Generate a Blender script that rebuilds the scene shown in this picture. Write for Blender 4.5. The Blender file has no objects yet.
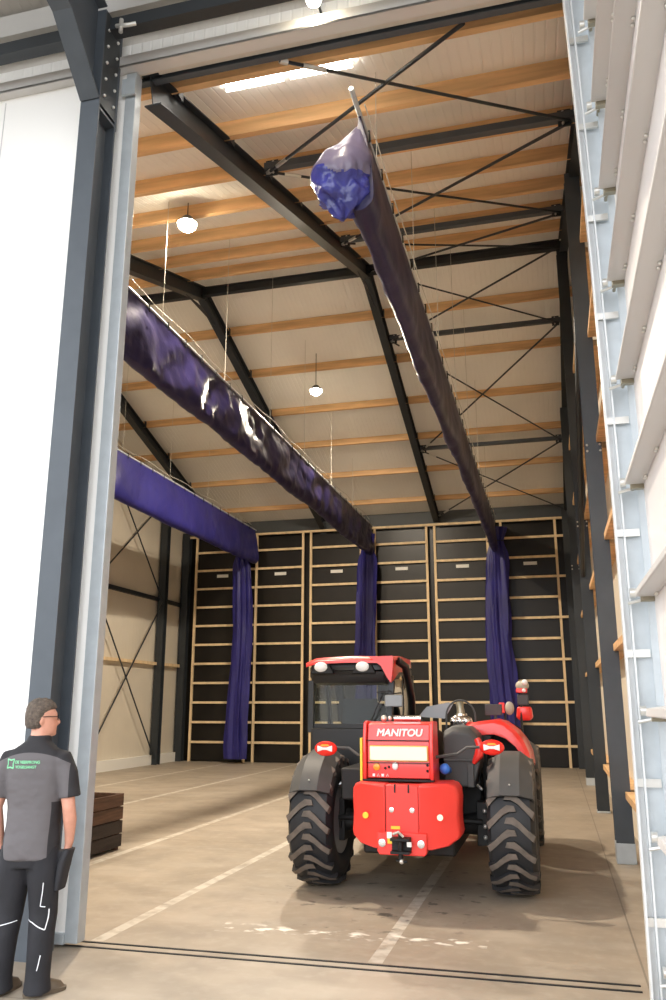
import bpy, bmesh, math, random
from mathutils import Vector, Matrix, noise
random.seed(7)
SC = bpy.context.scene
COL = SC.collection
PI = math.pi

# ------------------------------------------------------------------ materials
def mat(name, col, rough=0.5, metal=0.0, var=0.0, vscale=3.0, bump=0.0, bscale=20.0, ribs=None, emit=None, estr=0.0, stretch=None, coat=0.0, dark2=None):
    m = bpy.data.materials.new(name); m.use_nodes = True
    nt = m.node_tree; N = nt.nodes; L = nt.links
    b = N['Principled BSDF']
    b.inputs['Base Color'].default_value = (*col, 1)
    b.inputs['Roughness'].default_value = rough
    b.inputs['Metallic'].default_value = metal
    if coat: b.inputs['Coat Weight'].default_value = coat
    tc = N.new('ShaderNodeTexCoord')
    mp = N.new('ShaderNodeMapping'); L.new(tc.outputs['Object'], mp.inputs['Vector'])
    if stretch: mp.inputs['Scale'].default_value = stretch
    if var > 0:
        no = N.new('ShaderNodeTexNoise'); no.inputs['Scale'].default_value = vscale; no.inputs['Detail'].default_value = 6
        L.new(mp.outputs['Vector'], no.inputs['Vector'])
        cr = N.new('ShaderNodeValToRGB')
        d = dark2 or tuple(c * (1 - var) for c in col)
        cr.color_ramp.elements[0].position = 0.3; cr.color_ramp.elements[1].position = 0.7
        cr.color_ramp.elements[0].color = (*d, 1)
        cr.color_ramp.elements[1].color = (*[min(1, c * (1 + var * 0.5)) for c in col], 1)
        L.new(no.outputs['Fac'], cr.inputs['Fac']); L.new(cr.outputs['Color'], b.inputs['Base Color'])
    if bump > 0:
        n2 = N.new('ShaderNodeTexNoise'); n2.inputs['Scale'].default_value = bscale; n2.inputs['Detail'].default_value = 4
        L.new(mp.outputs['Vector'], n2.inputs['Vector'])
        bp = N.new('ShaderNodeBump'); bp.inputs['Strength'].default_value = bump; bp.inputs['Distance'].default_value = 0.02
        L.new(n2.outputs['Fac'], bp.inputs['Height']); L.new(bp.outputs['Normal'], b.inputs['Normal'])
    if ribs:   # (axis, period, strength): shallow profiling of sheet panels
        ax, per, st = ribs
        sp = N.new('ShaderNodeSeparateXYZ'); L.new(tc.outputs['Object'], sp.inputs[0])
        mm = N.new('ShaderNodeMath'); mm.operation = 'MULTIPLY'; mm.inputs[1].default_value = 1 / per
        L.new(sp.outputs['XYZ'.index(ax)], mm.inputs[0])
        fr = N.new('ShaderNodeMath'); fr.operation = 'PINGPONG'; fr.inputs[1].default_value = 0.5
        L.new(mm.outputs[0], fr.inputs[0])
        st_ = N.new('ShaderNodeMapRange'); st_.inputs[1].default_value = 0.05; st_.inputs[2].default_value = 0.12
        L.new(fr.outputs[0], st_.inputs[0])
        bp = N.new('ShaderNodeBump'); bp.inputs['Strength'].default_value = st; bp.inputs['Distance'].default_value = 0.01
        L.new(st_.outputs[0], bp.inputs['Height']); L.new(bp.outputs['Normal'], b.inputs['Normal'])
    if emit:
        b.inputs['Emission Color'].default_value = (*emit, 1); b.inputs['Emission Strength'].default_value = estr
    return m

def glass(name, col=(0.8, 0.9, 0.88), rough=0.03, a=0.25):
    m = bpy.data.materials.new(name); m.use_nodes = True
    nt = m.node_tree; N = nt.nodes; L = nt.links
    for n in list(N): N.remove(n)
    o = N.new('ShaderNodeOutputMaterial'); mx = N.new('ShaderNodeMixShader')
    t = N.new('ShaderNodeBsdfTransparent'); t.inputs[0].default_value = (*col, 1)
    g = N.new('ShaderNodeBsdfGlossy'); g.inputs['Roughness'].default_value = rough
    f = N.new('ShaderNodeLayerWeight'); f.inputs[0].default_value = a
    L.new(f.outputs['Fresnel'], mx.inputs[0]); L.new(t.outputs[0], mx.inputs[1]); L.new(g.outputs[0], mx.inputs[2])
    L.new(mx.outputs[0], o.inputs[0])
    return m

M = {}
M['steel'] = mat('painted_anthracite_steel', (0.028, 0.034, 0.040), 0.45, 0.2, 0.15, 4)
M['steel_blue'] = mat('painted_slate_steel', (0.070, 0.083, 0.099), 0.5, 0.1, 0.12, 4)
M['galv'] = mat('galvanised_steel', (0.50, 0.545, 0.575), 0.42, 0.3, 0.08, 9)
M['galv_white'] = mat('bright_galvanised_track', (0.74, 0.765, 0.78), 0.4, 0.15, 0.05, 9)
M['zinc'] = mat('zinc_bolts', (0.75, 0.75, 0.72), 0.3, 0.8)
M['brass'] = mat('passivated_zinc', (0.36, 0.33, 0.25), 0.35, 0.7)
M['wood'] = mat('planed_spruce', (0.74, 0.47, 0.235), 0.6, 0, 0.3, 2.5, 0.1, 30, stretch=(0.35, 4, 4))
M['woodv'] = mat('planed_spruce_batten', (0.82, 0.63, 0.38), 0.6, 0, 0.2, 3, 0.1, 30, stretch=(2, 4, 0.6))
M['woodd'] = mat('weathered_dark_wood', (0.12, 0.06, 0.035), 0.75, 0, 0.5, 4, 0.3, 20, stretch=(4, .5, 6))
M['woodb'] = mat('black_crate_wood', (0.035, 0.022, 0.018), 0.7, 0, 0.4, 4, 0.3, 20, stretch=(4, .5, 6))  # near-black wood for the lower crate slats and base board
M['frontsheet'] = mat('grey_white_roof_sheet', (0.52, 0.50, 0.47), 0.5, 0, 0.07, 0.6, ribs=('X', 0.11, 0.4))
M['stiff2'] = mat('grey_gutter_sheet', (0.40, 0.385, 0.36), 0.45, 0.1, 0.05, 1)
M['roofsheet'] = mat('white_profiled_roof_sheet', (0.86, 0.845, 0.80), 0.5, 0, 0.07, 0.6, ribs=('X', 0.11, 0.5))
M['wallcream'] = mat('cream_sandwich_panel', (0.72, 0.66, 0.55), 0.5, 0, 0.06, 0.8, ribs=('Y', 0.2, 0.25))
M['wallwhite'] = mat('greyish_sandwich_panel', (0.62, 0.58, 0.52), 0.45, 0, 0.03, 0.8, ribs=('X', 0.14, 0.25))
M['leaf'] = mat('white_door_leaf_sheet', (0.92, 0.91, 0.88), 0.45, 0, 0.02, 0.8)
M['darkwall'] = mat('dark_grey_panel', (0.075, 0.085, 0.09), 0.55, 0, 0.15, 0.8)
M['blackpanel'] = mat('black_film_faced_panel', (0.013, 0.011, 0.009), 0.34, 0, 0.4, 0.9, bump=0.25, bscale=1.2)
M['card'] = mat('white_card', (0.8, 0.8, 0.76), 0.6)
M['tarp'] = mat('blue_pvc_tarpaulin', (0.020, 0.016, 0.062), 0.36, 0, 0.25, 1.5, bump=0.35, bscale=5.0)
M['tarp_inner'] = mat('blue_pvc_tarpaulin_crumpled', (0.04, 0.042, 0.24), 0.22, 0, 0.4, 4, bump=0.5, bscale=14)
M['tarp_sheen'] = mat('blue_pvc_tarpaulin_painted_sheen', (0.13, 0.11, 0.17), 0.3, 0, 0.4, 1.2, bump=0.3, bscale=5)  # satin sheen of the bag's upper cone, put into the colour
M['tarp_bright'] = mat('blue_pvc_tarpaulin_hanging', (0.026, 0.023, 0.16), 0.40, 0, 0.25, 1.5, bump=0.4, bscale=6.0)
for k_ in ('tarp', 'tarp_bright', 'blackpanel'): M[k_].node_tree.nodes['Principled BSDF'].inputs['Specular IOR Level'].default_value = 0.32
M['cord'] = mat('pale_cord', (0.5, 0.48, 0.42), 0.6)
M['red'] = mat('red_machine_paint', (0.88, 0.038, 0.030), 0.32, 0, 0.04, 2, coat=0.4)
M['reddark'] = mat('red_machine_casting', (0.88, 0.050, 0.038), 0.42, 0, 0.05, 2)
M['black'] = mat('black_plastic', (0.012, 0.012, 0.013), 0.4)
M['blackm'] = mat('black_machine_steel', (0.006, 0.006, 0.0065), 0.6, 0.1, 0.4, 6)
M['grey'] = mat('dark_grey_plastic', (0.062, 0.062, 0.062), 0.55, 0, 0.12, 5)
M['rubber'] = mat('tyre_rubber', (0.016, 0.017, 0.02), 0.6, 0, 0.25, 6)
M['lug'] = mat('dusty_tread', (0.15, 0.125, 0.105), 0.8, 0, 0.3, 12)
M['rim'] = mat('grey_wheel_rim', (0.30, 0.31, 0.32), 0.45, 0.2)
M['chrome'] = mat('bright_chrome', (0.85, 0.85, 0.85), 0.15, 1.0)
M['white'] = mat('white_paint', (0.9, 0.9, 0.88), 0.4)
M['yellow'] = mat('yellow_sticker', (0.9, 0.62, 0.04), 0.4)
M['plate'] = mat('reflective_yellow_white_plate', (0.97, 0.95, 0.72), 0.3)
M['amber'] = mat('amber_lens', (0.95, 0.35, 0.03), 0.2)
M['lens'] = mat('clear_lamp_lens', (0.9, 0.9, 0.88), 0.12)
M['redlens'] = mat('red_lamp_lens', (0.85, 0.03, 0.02), 0.15)
M['bluecap'] = mat('blue_cap', (0.03, 0.16, 0.6), 0.35)
M['seat'] = mat('black_seat_cloth', (0.03, 0.03, 0.03), 0.8)
M['cream'] = mat('beige_console_plastic', (0.45, 0.42, 0.33), 0.5)
M['glass'] = glass('cab_glass', (0.86, 0.92, 0.89))
M['pane'] = glass('clear_pane', (0.95, 0.96, 0.98))
M['skin'] = mat('skin', (0.62, 0.30, 0.21), 0.5, 0, 0.12, 14)
M['hair'] = mat('short_grey_brown_hair', (0.155, 0.12, 0.095), 0.8, 0, 0.45, 45, bump=1.0, bscale=120)
M['shoe'] = mat('brown_leather_shoe', (0.10, 0.075, 0.05), 0.5, 0, 0.3, 12)
M['green'] = mat('green_shirt_print', (0.22, 0.62, 0.34), 0.6)
M['trouser'] = mat('black_work_trousers', (0.013, 0.013, 0.017), 0.8, 0, 0.3, 8, bump=0.35, bscale=9)
M['pocket'] = mat('black_pocket_cloth', (0.018, 0.018, 0.022), 0.8)
M['piping'] = mat('reflective_piping', (0.85, 0.87, 0.92), 0.3)
M['panelgrey'] = mat('door_panel_white', (0.80, 0.77, 0.76), 0.45, 0, 0.03, 1)
M['stiff'] = mat('door_stiffener_grey', (0.62, 0.61, 0.60), 0.45, 0.1, 0.05, 1)
M['lampon'] = mat('lit_lamp_lens', (1, 1, 1), 0.3, emit=(1.0, 0.86, 0.62), estr=130)
M['tubeon'] = mat('lit_tube', (1, 1, 1), 0.3, emit=(1.0, 0.95, 0.86), estr=22)

def floor_material():
    m = bpy.data.materials.new('polished_concrete_floor'); m.use_nodes = True
    nt = m.node_tree; N = nt.nodes; L = nt.links; b = N['Principled BSDF']
    tc = N.new('ShaderNodeTexCoord'); sep = N.new('ShaderNodeSeparateXYZ'); L.new(tc.outputs['Object'], sep.inputs[0])
    def noi(s, d=6, st=None):
        n = N.new('ShaderNodeTexNoise'); n.inputs['Scale'].default_value = s; n.inputs['Detail'].default_value = d
        if st:
            mp = N.new('ShaderNodeMapping'); mp.inputs['Scale'].default_value = st
            L.new(tc.outputs['Object'], mp.inputs[0]); L.new(mp.outputs[0], n.inputs['Vector'])
        else: L.new(tc.outputs['Object'], n.inputs['Vector'])
        return n.outputs['Fac']
    def ma(op, a, b_=None, c=None):
        n = N.new('ShaderNodeMath'); n.operation = op; n.use_clamp = False
        for i, v in enumerate((a, b_, c)):
            if v is None: continue
            if isinstance(v, (int, float)): n.inputs[i].default_value = v
            else: L.new(v, n.inputs[i])
        return n.outputs[0]
    def mix(f, a, c):
        n = N.new('ShaderNodeMix'); n.data_type = 'RGBA'
        if isinstance(f, (int, float)): n.inputs[0].default_value = f
        else: L.new(f, n.inputs[0])
        for i, v in ((6, a), (7, c)):
            if isinstance(v, tuple): n.inputs[i].default_value = (*v, 1)
            else: L.new(v, n.inputs[i])
        return n.outputs[2]
    def ramp(x, lo, hi):
        n = N.new('ShaderNodeMapRange'); n.inputs[1].default_value = lo; n.inputs[2].default_value = hi
        L.new(x, n.inputs[0]); return n.outputs[0]
    X, Y = sep.outputs[0], sep.outputs[1]
    c = mix(ramp(noi(0.5), 0.35, 0.65), (0.30, 0.25, 0.19), (0.385, 0.325, 0.255))
    c = mix(ma('MULTIPLY', ramp(noi(2.2, 12), 0.42, 0.70), 0.55), c, (0.235, 0.20, 0.16))
    c = mix(ma('MULTIPLY', ramp(noi(9.0, 8), 0.5, 0.7), 0.25), c, (0.47, 0.41, 0.34))
    c = mix(ma('MULTIPLY', ramp(noi(1.1, 9, (0.7, 2, 1)), 0.5, 0.75), 0.4), c, (0.50, 0.445, 0.37))
    # worn white parking lines, parallel to the side walls
    tot = None
    for lx in (-1.33, -3.50, -5.22, -7.72, -9.9):
        d = ma('ABSOLUTE', ma('SUBTRACT', X, lx))
        k = ma('LESS_THAN', d, 0.052)
        tot = k if tot is None else ma('MAXIMUM', tot, k)
    tot = ma('MULTIPLY', tot, ma('GREATER_THAN', Y, 6.2))
    wear = ramp(noi(7, 8), 0.3, 0.55)
    c = mix(ma('MULTIPLY', tot, ma('MULTIPLY', wear, 0.5)), c, (0.75, 0.72, 0.64))
    # chalky scuffs just inside the doorway
    band = ma('MULTIPLY', ramp(ma('ABSOLUTE', ma('SUBTRACT', Y, 6.85)), 0.16, 0.03), ramp(noi(6.5, 3, (1, 1.6, 1)), 0.53, 0.63))
    band = ma('MULTIPLY', band, ma('MULTIPLY', ma('GREATER_THAN', X, -2.75), ma('LESS_THAN', X, -0.6)))
    c = mix(ma('MULTIPLY', band, 0.9), c, (0.86, 0.83, 0.75))
    # saw cut joints
    j = ma('LESS_THAN', ma('ABSOLUTE', ma('SUBTRACT', X, 0.47)), 0.007)
    j2 = ma('LESS_THAN', ma('ABSOLUTE', ma('SUBTRACT', Y, 10.8)), 0.007)
    j3 = ma('LESS_THAN', ma('ABSOLUTE', ma('SUBTRACT', Y, 4.95)), 0.006)
    j = ma('MAXIMUM', j, ma('MAXIMUM', j2, j3))
    c = mix(ma('MULTIPLY', j, 0.6), c, (0.13, 0.11, 0.09))
    # dark specks on the floor under the parked machine
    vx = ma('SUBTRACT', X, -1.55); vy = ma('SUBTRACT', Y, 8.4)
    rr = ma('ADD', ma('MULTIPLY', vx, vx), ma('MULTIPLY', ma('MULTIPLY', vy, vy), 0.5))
    speck_mask = ma('MULTIPLY', ramp(rr, 2.2, 0.3), ramp(noi(5.5, 3), 0.62, 0.68))
    c = mix(ma('MULTIPLY', speck_mask, 0.7), c, (0.05, 0.045, 0.04))
    L.new(c, b.inputs['Base Color'])
    L.new(ma('ADD', ma('MULTIPLY', noi(2.0), 0.25), 0.38), b.inputs['Roughness'])
    bp = N.new('ShaderNodeBump'); bp.inputs['Strength'].default_value = 0.12; bp.inputs['Distance'].default_value = 0.01
    L.new(noi(14, 6), bp.inputs['Height']); L.new(bp.outputs['Normal'], b.inputs['Normal'])
    return m
M['floor'] = floor_material()

def shirt_material():
    """grey polo with black yoke, black sleeve backs and side strip"""
    m = mat('grey_and_black_polo_cloth', (0.10, 0.095, 0.10), 0.85)
    nt = m.node_tree; N = nt.nodes; L = nt.links; b = N['Principled BSDF']
    tc = N.new('ShaderNodeTexCoord'); sep = N.new('ShaderNodeSeparateXYZ'); L.new(tc.outputs['Object'], sep.inputs[0])
    def ma(op, a, c=None):
        n = N.new('ShaderNodeMath'); n.operation = op
        for i, v in enumerate((a, c)):
            if v is None: continue
            if isinstance(v, (int, float)): n.inputs[i].default_value = v
            else: L.new(v, n.inputs[i])
        return n.outputs[0]
    ax = ma('ABSOLUTE', sep.outputs[0])
    # yoke line droops towards the shoulders
    line = ma('SUBTRACT', 1.448, ma('MULTIPLY', ma('MULTIPLY', ax, ax), 1.0))
    yoke = ma('GREATER_THAN', sep.outputs[2], line)
    side = ma('MULTIPLY', ma('GREATER_THAN', ax, ma('ADD', 0.262, ma('MULTIPLY', ma('SUBTRACT', 1.4, sep.outputs[2]), 0.06))), ma('GREATER_THAN', sep.outputs[2], 1.1))
    low = ma('MULTIPLY', ma('GREATER_THAN', ax, 0.155), ma('LESS_THAN', sep.outputs[2], 1.14))
    msk = ma('MAXIMUM', ma('MAXIMUM', yoke, side), low)
    mx = N.new('ShaderNodeMix'); mx.data_type = 'RGBA'
    L.new(msk, mx.inputs[0]); mx.inputs[6].default_value = (0.115, 0.105, 0.11, 1); mx.inputs[7].default_value = (0.022, 0.021, 0.024, 1)
    L.new(mx.outputs[2], b.inputs['Base Color'])
    n2 = N.new('ShaderNodeTexNoise'); n2.inputs['Scale'].default_value = 7
    mp = N.new('ShaderNodeMapping'); mp.inputs['Scale'].default_value = (0.8, 0.8, 1.1); L.new(tc.outputs['Object'], mp.inputs[0]); L.new(mp.outputs[0], n2.inputs['Vector'])
    bp = N.new('ShaderNodeBump'); bp.inputs['Strength'].default_value = 0.8; bp.inputs['Distance'].default_value = 0.04
    L.new(n2.outputs['Fac'], bp.inputs['Height']); L.new(bp.outputs['Normal'], b.inputs['Normal'])
    return m
M['shirt'] = shirt_material()

# ------------------------------------------------------------------ mesh builder (works in world coordinates)
class MB:
    def __init__(s): s.bm = bmesh.new(); s.mi = 0
    def face(s, vs):
        try:
            f = s.bm.faces.new(vs); f.material_index = s.mi; return f
        except ValueError: return None
    def box(s, x0, x1, y0, y1, z0, z1):
        v = [s.bm.verts.new(p) for p in ((x0,y0,z0),(x1,y0,z0),(x1,y1,z0),(x0,y1,z0),(x0,y0,z1),(x1,y0,z1),(x1,y1,z1),(x0,y1,z1))]
        for q in ((0,3,2,1),(4,5,6,7),(0,1,5,4),(1,2,6,5),(2,3,7,6),(3,0,4,7)): s.face([v[i] for i in q])
        return s
    def prism(s, pts, axis, a, b):
        """polygon pts (2D) in the plane normal to axis, from a to b"""
        def P(p, t):
            if axis == 'x': return (t, p[0], p[1])
            if axis == 'y': return (p[0], t, p[1])
            return (p[0], p[1], t)
        A = [s.bm.verts.new(P(p, a)) for p in pts]; B = [s.bm.verts.new(P(p, b)) for p in pts]
        n = len(pts)
        s.face(A); s.face(B[::-1])
        for i in range(n): s.face([A[i], B[i], B[(i+1) % n], A[(i+1) % n]])
        return s
    def ring_loft(s, rings, cap=True, closed=True):
        R = [[s.bm.verts.new(p) for p in r] for r in rings]
        n = len(R[0]); k = n if closed else n - 1
        for a, b in zip(R, R[1:]):
            for i in range(k): s.face([a[i], a[(i+1) % n], b[(i+1) % n], b[i]])
        if cap and closed: s.face(R[0][::-1]); s.face(R[-1])
        return R
    def tube(s, pts, r, n=8, cap=True):
        pts = [Vector(p) for p in pts]
        rs = r if isinstance(r, (list, tuple)) else [r] * len(pts)
        rings = []; up = None
        for i, p in enumerate(pts):
            t = (pts[min(i+1, len(pts)-1)] - pts[max(i-1, 0)]).normalized()
            if up is None:
                up = Vector((0, 0, 1)) if abs(t.z) < 0.9 else Vector((0, 1, 0))
            a = t.cross(up).normalized(); b = a.cross(t).normalized(); up = b
            rings.append([p + a * math.cos(2*PI*k/n) * rs[i] + b * math.sin(2*PI*k/n) * rs[i] for k in range(n)])
        s.ring_loft(rings, cap); return s
    def bar(s, p, q, w, h, up=(0, 0, 1)):
        """rectangular bar from p to q, w across, h along 'up'"""
        p, q = Vector(p), Vector(q); t = (q - p).normalized(); up = Vector(up)
        a = t.cross(up).normalized(); b = a.cross(t).normalized()
        rings = [[c + a*(sx*w/2) + b*(sz*h/2) for sx, sz in ((-1,-1),(1,-1),(1,1),(-1,1))] for c in (p, q)]
        s.ring_loft(rings); return s
    def ibeam(s, p, q, w, h, up=(0, 0, 1), tf=0.014, tw=0.010):
        p, q = Vector(p), Vector(q); t = (q - p).normalized(); upv = Vector(up)
        a = t.cross(upv).normalized(); b = a.cross(t).normalized()
        for d in (-1, 1):
            o = b * d * (h/2 - tf/2); s.bar(p + o, q + o, w, tf, up)
        s.bar(p, q, tw, h - 2*tf, up); return s
    def sphere(s, c, r, n=16, m=10, sc=(1, 1, 1)):
        c = Vector(c); rings = []
        for i in range(1, m):
            th = PI * i / m
            rings.append([c + Vector((r*sc[0]*math.sin(th)*math.cos(2*PI*k/n), r*sc[1]*math.sin(th)*math.sin(2*PI*k/n), -r*sc[2]*math.cos(th))) for k in range(n)])
        R = s.ring_loft(rings, cap=False)
        b = s.bm.verts.new(c - Vector((0, 0, r*sc[2]))); t = s.bm.verts.new(c + Vector((0, 0, r*sc[2])))
        for k in range(n): s.face([R[0][(k+1) % n], R[0][k], b]); s.face([R[-1][k], R[-1][(k+1) % n], t])
        return s
    def cyl(s, p, q, r, n=16): return s.tube([p, q], r, n)
    def lathe(s, prof, c, axis='z', n=24):
        """prof = [(radius, along)]"""
        c = Vector(c); rings = []
        for r, a in prof:
            ring = []
            for k in range(n):
                x, y = r*math.cos(2*PI*k/n), r*math.sin(2*PI*k/n)
                ring.append(c + (Vector((x, y, a)) if axis == 'z' else Vector((a, x, y)) if axis == 'x' else Vector((x, a, y))))
            rings.append(ring)
        s.ring_loft(rings); return s
    def ellipses(s, secs, n=20, ex=2.0):
        """horizontal superellipse sections (cx,cy,z,rx,ry)"""
        rings = []
        for cx, cy, z, rx, ry in secs:
            ring = []
            for k in range(n):
                a = 2*PI*k/n; ca, sa = math.cos(a), math.sin(a)
                ring.append((cx + rx*math.copysign(abs(ca)**(2/ex), ca), cy + ry*math.copysign(abs(sa)**(2/ex), sa), z))
            rings.append(ring)
        s.ring_loft(rings); return s
    def build(s, name, m, parent=None, bevel=0, smooth=40, remesh=0, sm=0, origin=None, sub=0, xform=None, flat=False):
        me = bpy.data.meshes.new(name)
        bmesh.ops.recalc_face_normals(s.bm, faces=s.bm.faces)
        if xform is not None: s.bm.transform(xform)
        o = bpy.data.objects.new(name, me)
        if parent is not None: org = parent['_o'] if '_o' in parent else (0, 0, 0)
        elif origin: org = origin
        else:
            vs = [v.co for v in s.bm.verts]
            org = ((min(v.x for v in vs)+max(v.x for v in vs))/2, (min(v.y for v in vs)+max(v.y for v in vs))/2, min(v.z for v in vs))
        org = Vector(org)
        s.bm.transform(Matrix.Translation(-org)); s.bm.to_mesh(me); s.bm.free()
        for mm in (m if isinstance(m, (list, tuple)) else [m]): me.materials.append(mm)
        if not flat:
            me.shade_smooth(); me.set_sharp_from_angle(angle=math.radians(smooth))
        COL.objects.link(o); o['_o'] = tuple(org)
        if parent is not None: o.parent = parent
        else: o.location = org
        if bevel:
            b = o.modifiers.new('bevel', 'BEVEL'); b.width = bevel; b.segments = 2; b.limit_method = 'ANGLE'; b.angle_limit = math.radians(35)
        if remesh:
            r = o.modifiers.new('remesh', 'REMESH'); r.mode = 'VOXEL'; r.voxel_size = remesh; r.use_smooth_shade = True
        if sm:
            r = o.modifiers.new('smooth', 'SMOOTH'); r.factor = 0.5; r.iterations = sm
        if sub:
            r = o.modifiers.new('subsurf', 'SUBSURF'); r.levels = sub; r.render_levels = sub
        return o

def split_build(b_, name, m, parent, **kw):
    """every loose piece becomes an object of its own"""
    src = b_.bm; src.verts.index_update(); src.faces.index_update(); src.verts.ensure_lookup_table(); seen = set(); out = []
    for v0 in src.verts:
        if v0.index in seen: continue
        st = [v0]; seen.add(v0.index); isl = []
        while st:
            v = st.pop(); isl.append(v)
            for e in v.link_edges:
                w_ = e.other_vert(v)
                if w_.index not in seen: seen.add(w_.index); st.append(w_)
        nb = MB(); mp = {v.index: nb.bm.verts.new(v.co) for v in isl}
        fs = {f for v in isl for f in v.link_faces}
        for f in sorted(fs, key=lambda f: f.index): nb.face([mp[v.index] for v in f.verts])
        out.append(nb.build(name, m, parent, **kw))
    src.free(); return out

def thing(name, label, cat, loc, group=None):
    o = bpy.data.objects.new(name, None); COL.objects.link(o); o.location = loc; o.empty_display_size = 0.1
    o['_o'] = tuple(loc); return tag(o, label, cat, group)
def tag(o, label, cat, group=None):
    o['label'] = label; o['category'] = cat
    if group: o['group'] = group
    return o
def struct(o): o['kind'] = 'structure'; return o
def text_obj(body, size, mt, parent, loc, rot, name='lettering', depth=0.002, shear=0, sx=1.0, bold=0.0, fat=0.0):
    cu = bpy.data.curves.new(name, 'FONT'); cu.body = body; cu.size = size; cu.extrude = depth; cu.align_x = 'CENTER'; cu.align_y = 'CENTER'
    cu.shear = shear; cu.offset = bold
    to = bpy.data.objects.new('tmp', cu); COL.objects.link(to)
    dg = bpy.context.evaluated_depsgraph_get(); me = bpy.data.meshes.new_from_object(to.evaluated_get(dg))
    bpy.data.objects.remove(to)
    mx = Matrix.Translation(loc) @ rot.to_4x4() @ Matrix.Diagonal((sx, 1, 1, 1))
    me.transform(mx); me.transform(Matrix.Translation(-Vector(parent['_o'])))
    me.materials.clear(); me.materials.append(mt)
    if fat:
        b3 = bmesh.new()
        for dx, dz in ((-fat, 0), (fat, 0), (0, fat), (0, -fat), (0, 0)):
            m2 = me.copy(); m2.transform(Matrix.Translation((dx, 0, dz))); b3.from_mesh(m2)
        b3.to_mesh(me); b3.free()
    o = bpy.data.objects.new(name, me); COL.objects.link(o); o.parent = parent; o['_o'] = parent['_o']
    return o
def N3(x, y, z): return noise.noise(Vector((x, y, z)))

# ------------------------------------------------------------------ setting dimensions
YF, YB, YR = 6.0, 25.6, 15.3          # doorway wall, back wall, ridge
XL, XR = -12.0, 0.95
ZE, ZR = 7.35, 10.5                  # rafter undersides at eaves and ridge
SL = (ZR - ZE) / (YR - 5.8)
def zr(y): return ZE + SL*(y - 5.8) if y <= YR else ZR - 0.305*(y - YR)   # rafter underside
RD, PD = 0.30, 0.22                   # rafter depth, purlin depth

# floor, walls, roof
struct(MB().box(-17, 1.25, -7, 26.0, -0.15, 0).build('floor', M['floor'], origin=(0, 0, 0)))
b = MB(); b.box(XL, XR, YB, YB+0.15, 0, 7.32); b.mi = 1; b.box(XL, XR, YB, YB+0.15, 7.32, 7.9)
struct(b.build('wall_back', [M['blackpanel'], M['darkwall']], origin=(0, 0, 0)))
gab = [(YF+.12, 0), (YB, 0), (YB, 7.9), (YR, zr(YR)+RD+PD), (YF+.12, zr(YF)+RD+PD)]
struct(MB().prism(gab, 'x', XR, XR+0.15).build('wall_right', M['wallcream'], origin=(0, 0, 0)))
struct(MB().prism(gab, 'x', XL-0.15, XL).build('wall_left', M['wallcream'], origin=(0, 0, 0)))
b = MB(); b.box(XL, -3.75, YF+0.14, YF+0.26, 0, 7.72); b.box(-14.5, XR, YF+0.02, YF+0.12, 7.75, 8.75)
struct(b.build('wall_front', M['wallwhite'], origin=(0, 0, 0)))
pdf = lambda y: PD if y <= YR else PD - 0.08*(y-YR)/(YB-YR)
top = lambda y: zr(y) + RD + pdf(y)
for a, c in ((YF, YR), (YR, YB+.1)):
    b = MB(); b.prism([(a, top(a)), (c, top(c)), (c, top(c)+.12), (a, top(a)+.12)], 'x', XL-.15, XR+.15)
    struct(b.build('ceiling', M['roofsheet'], origin=(0, 0, 0)))
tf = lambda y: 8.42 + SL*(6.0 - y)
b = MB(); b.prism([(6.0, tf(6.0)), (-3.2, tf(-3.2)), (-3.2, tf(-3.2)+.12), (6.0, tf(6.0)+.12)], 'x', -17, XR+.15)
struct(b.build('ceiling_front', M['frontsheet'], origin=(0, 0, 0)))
# right hand wall of the front hall: pillar beside the sectional door and strip over it
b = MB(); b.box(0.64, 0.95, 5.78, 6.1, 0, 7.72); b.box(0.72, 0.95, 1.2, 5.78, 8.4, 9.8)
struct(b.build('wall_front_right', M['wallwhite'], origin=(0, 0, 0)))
b = MB(); b.box(XL, XL+0.12, YF+.3, YB, 0, 0.28)
struct(b.build('baseboard_left', M['card'], origin=(0, 0, 0)))
b = MB()
for yy in (6.02, 6.14): b.box(-8.5, 0.42, yy, yy+0.022, 0.0, 0.006)
struct(b.build('trim_door_rail', M['blackm'], origin=(0, 0, 0)))
# timber frame and cover strip of the header
b = MB(); b.box(-14.5, 0.6, 5.88, 6.02, 7.70, 7.72); b.box(-14.5, 0.6, 5.88, 5.895, 7.70, 7.82); b.box(-14.5, 0.6, 5.895, 6.02, 7.805, 7.82)
struct(b.build('trim_header_cover', M['stiff'], origin=(0, 0, 0), bevel=0.004))
b = MB()
for k in range(-18, 2):
    for zz in (7.9, 8.25):
        b.sphere((k*0.62+0.2, 6.015, zz), 0.016, 8, 5)
struct(b.build('trim_panel_screws', M['blackm'], origin=(0, 0, 0)))

# ------------------------------------------------------------------ roof steel and timber
b = MB(); b.ibeam((XL, 6.165, 7.80), (0.92, 6.165, 7.80), 0.07, 0.18)
tag(b.build('header_beam', M['steel_blue']), 'long dark steel beam across the top of the doorway, inside the hall', 'beam')

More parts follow.
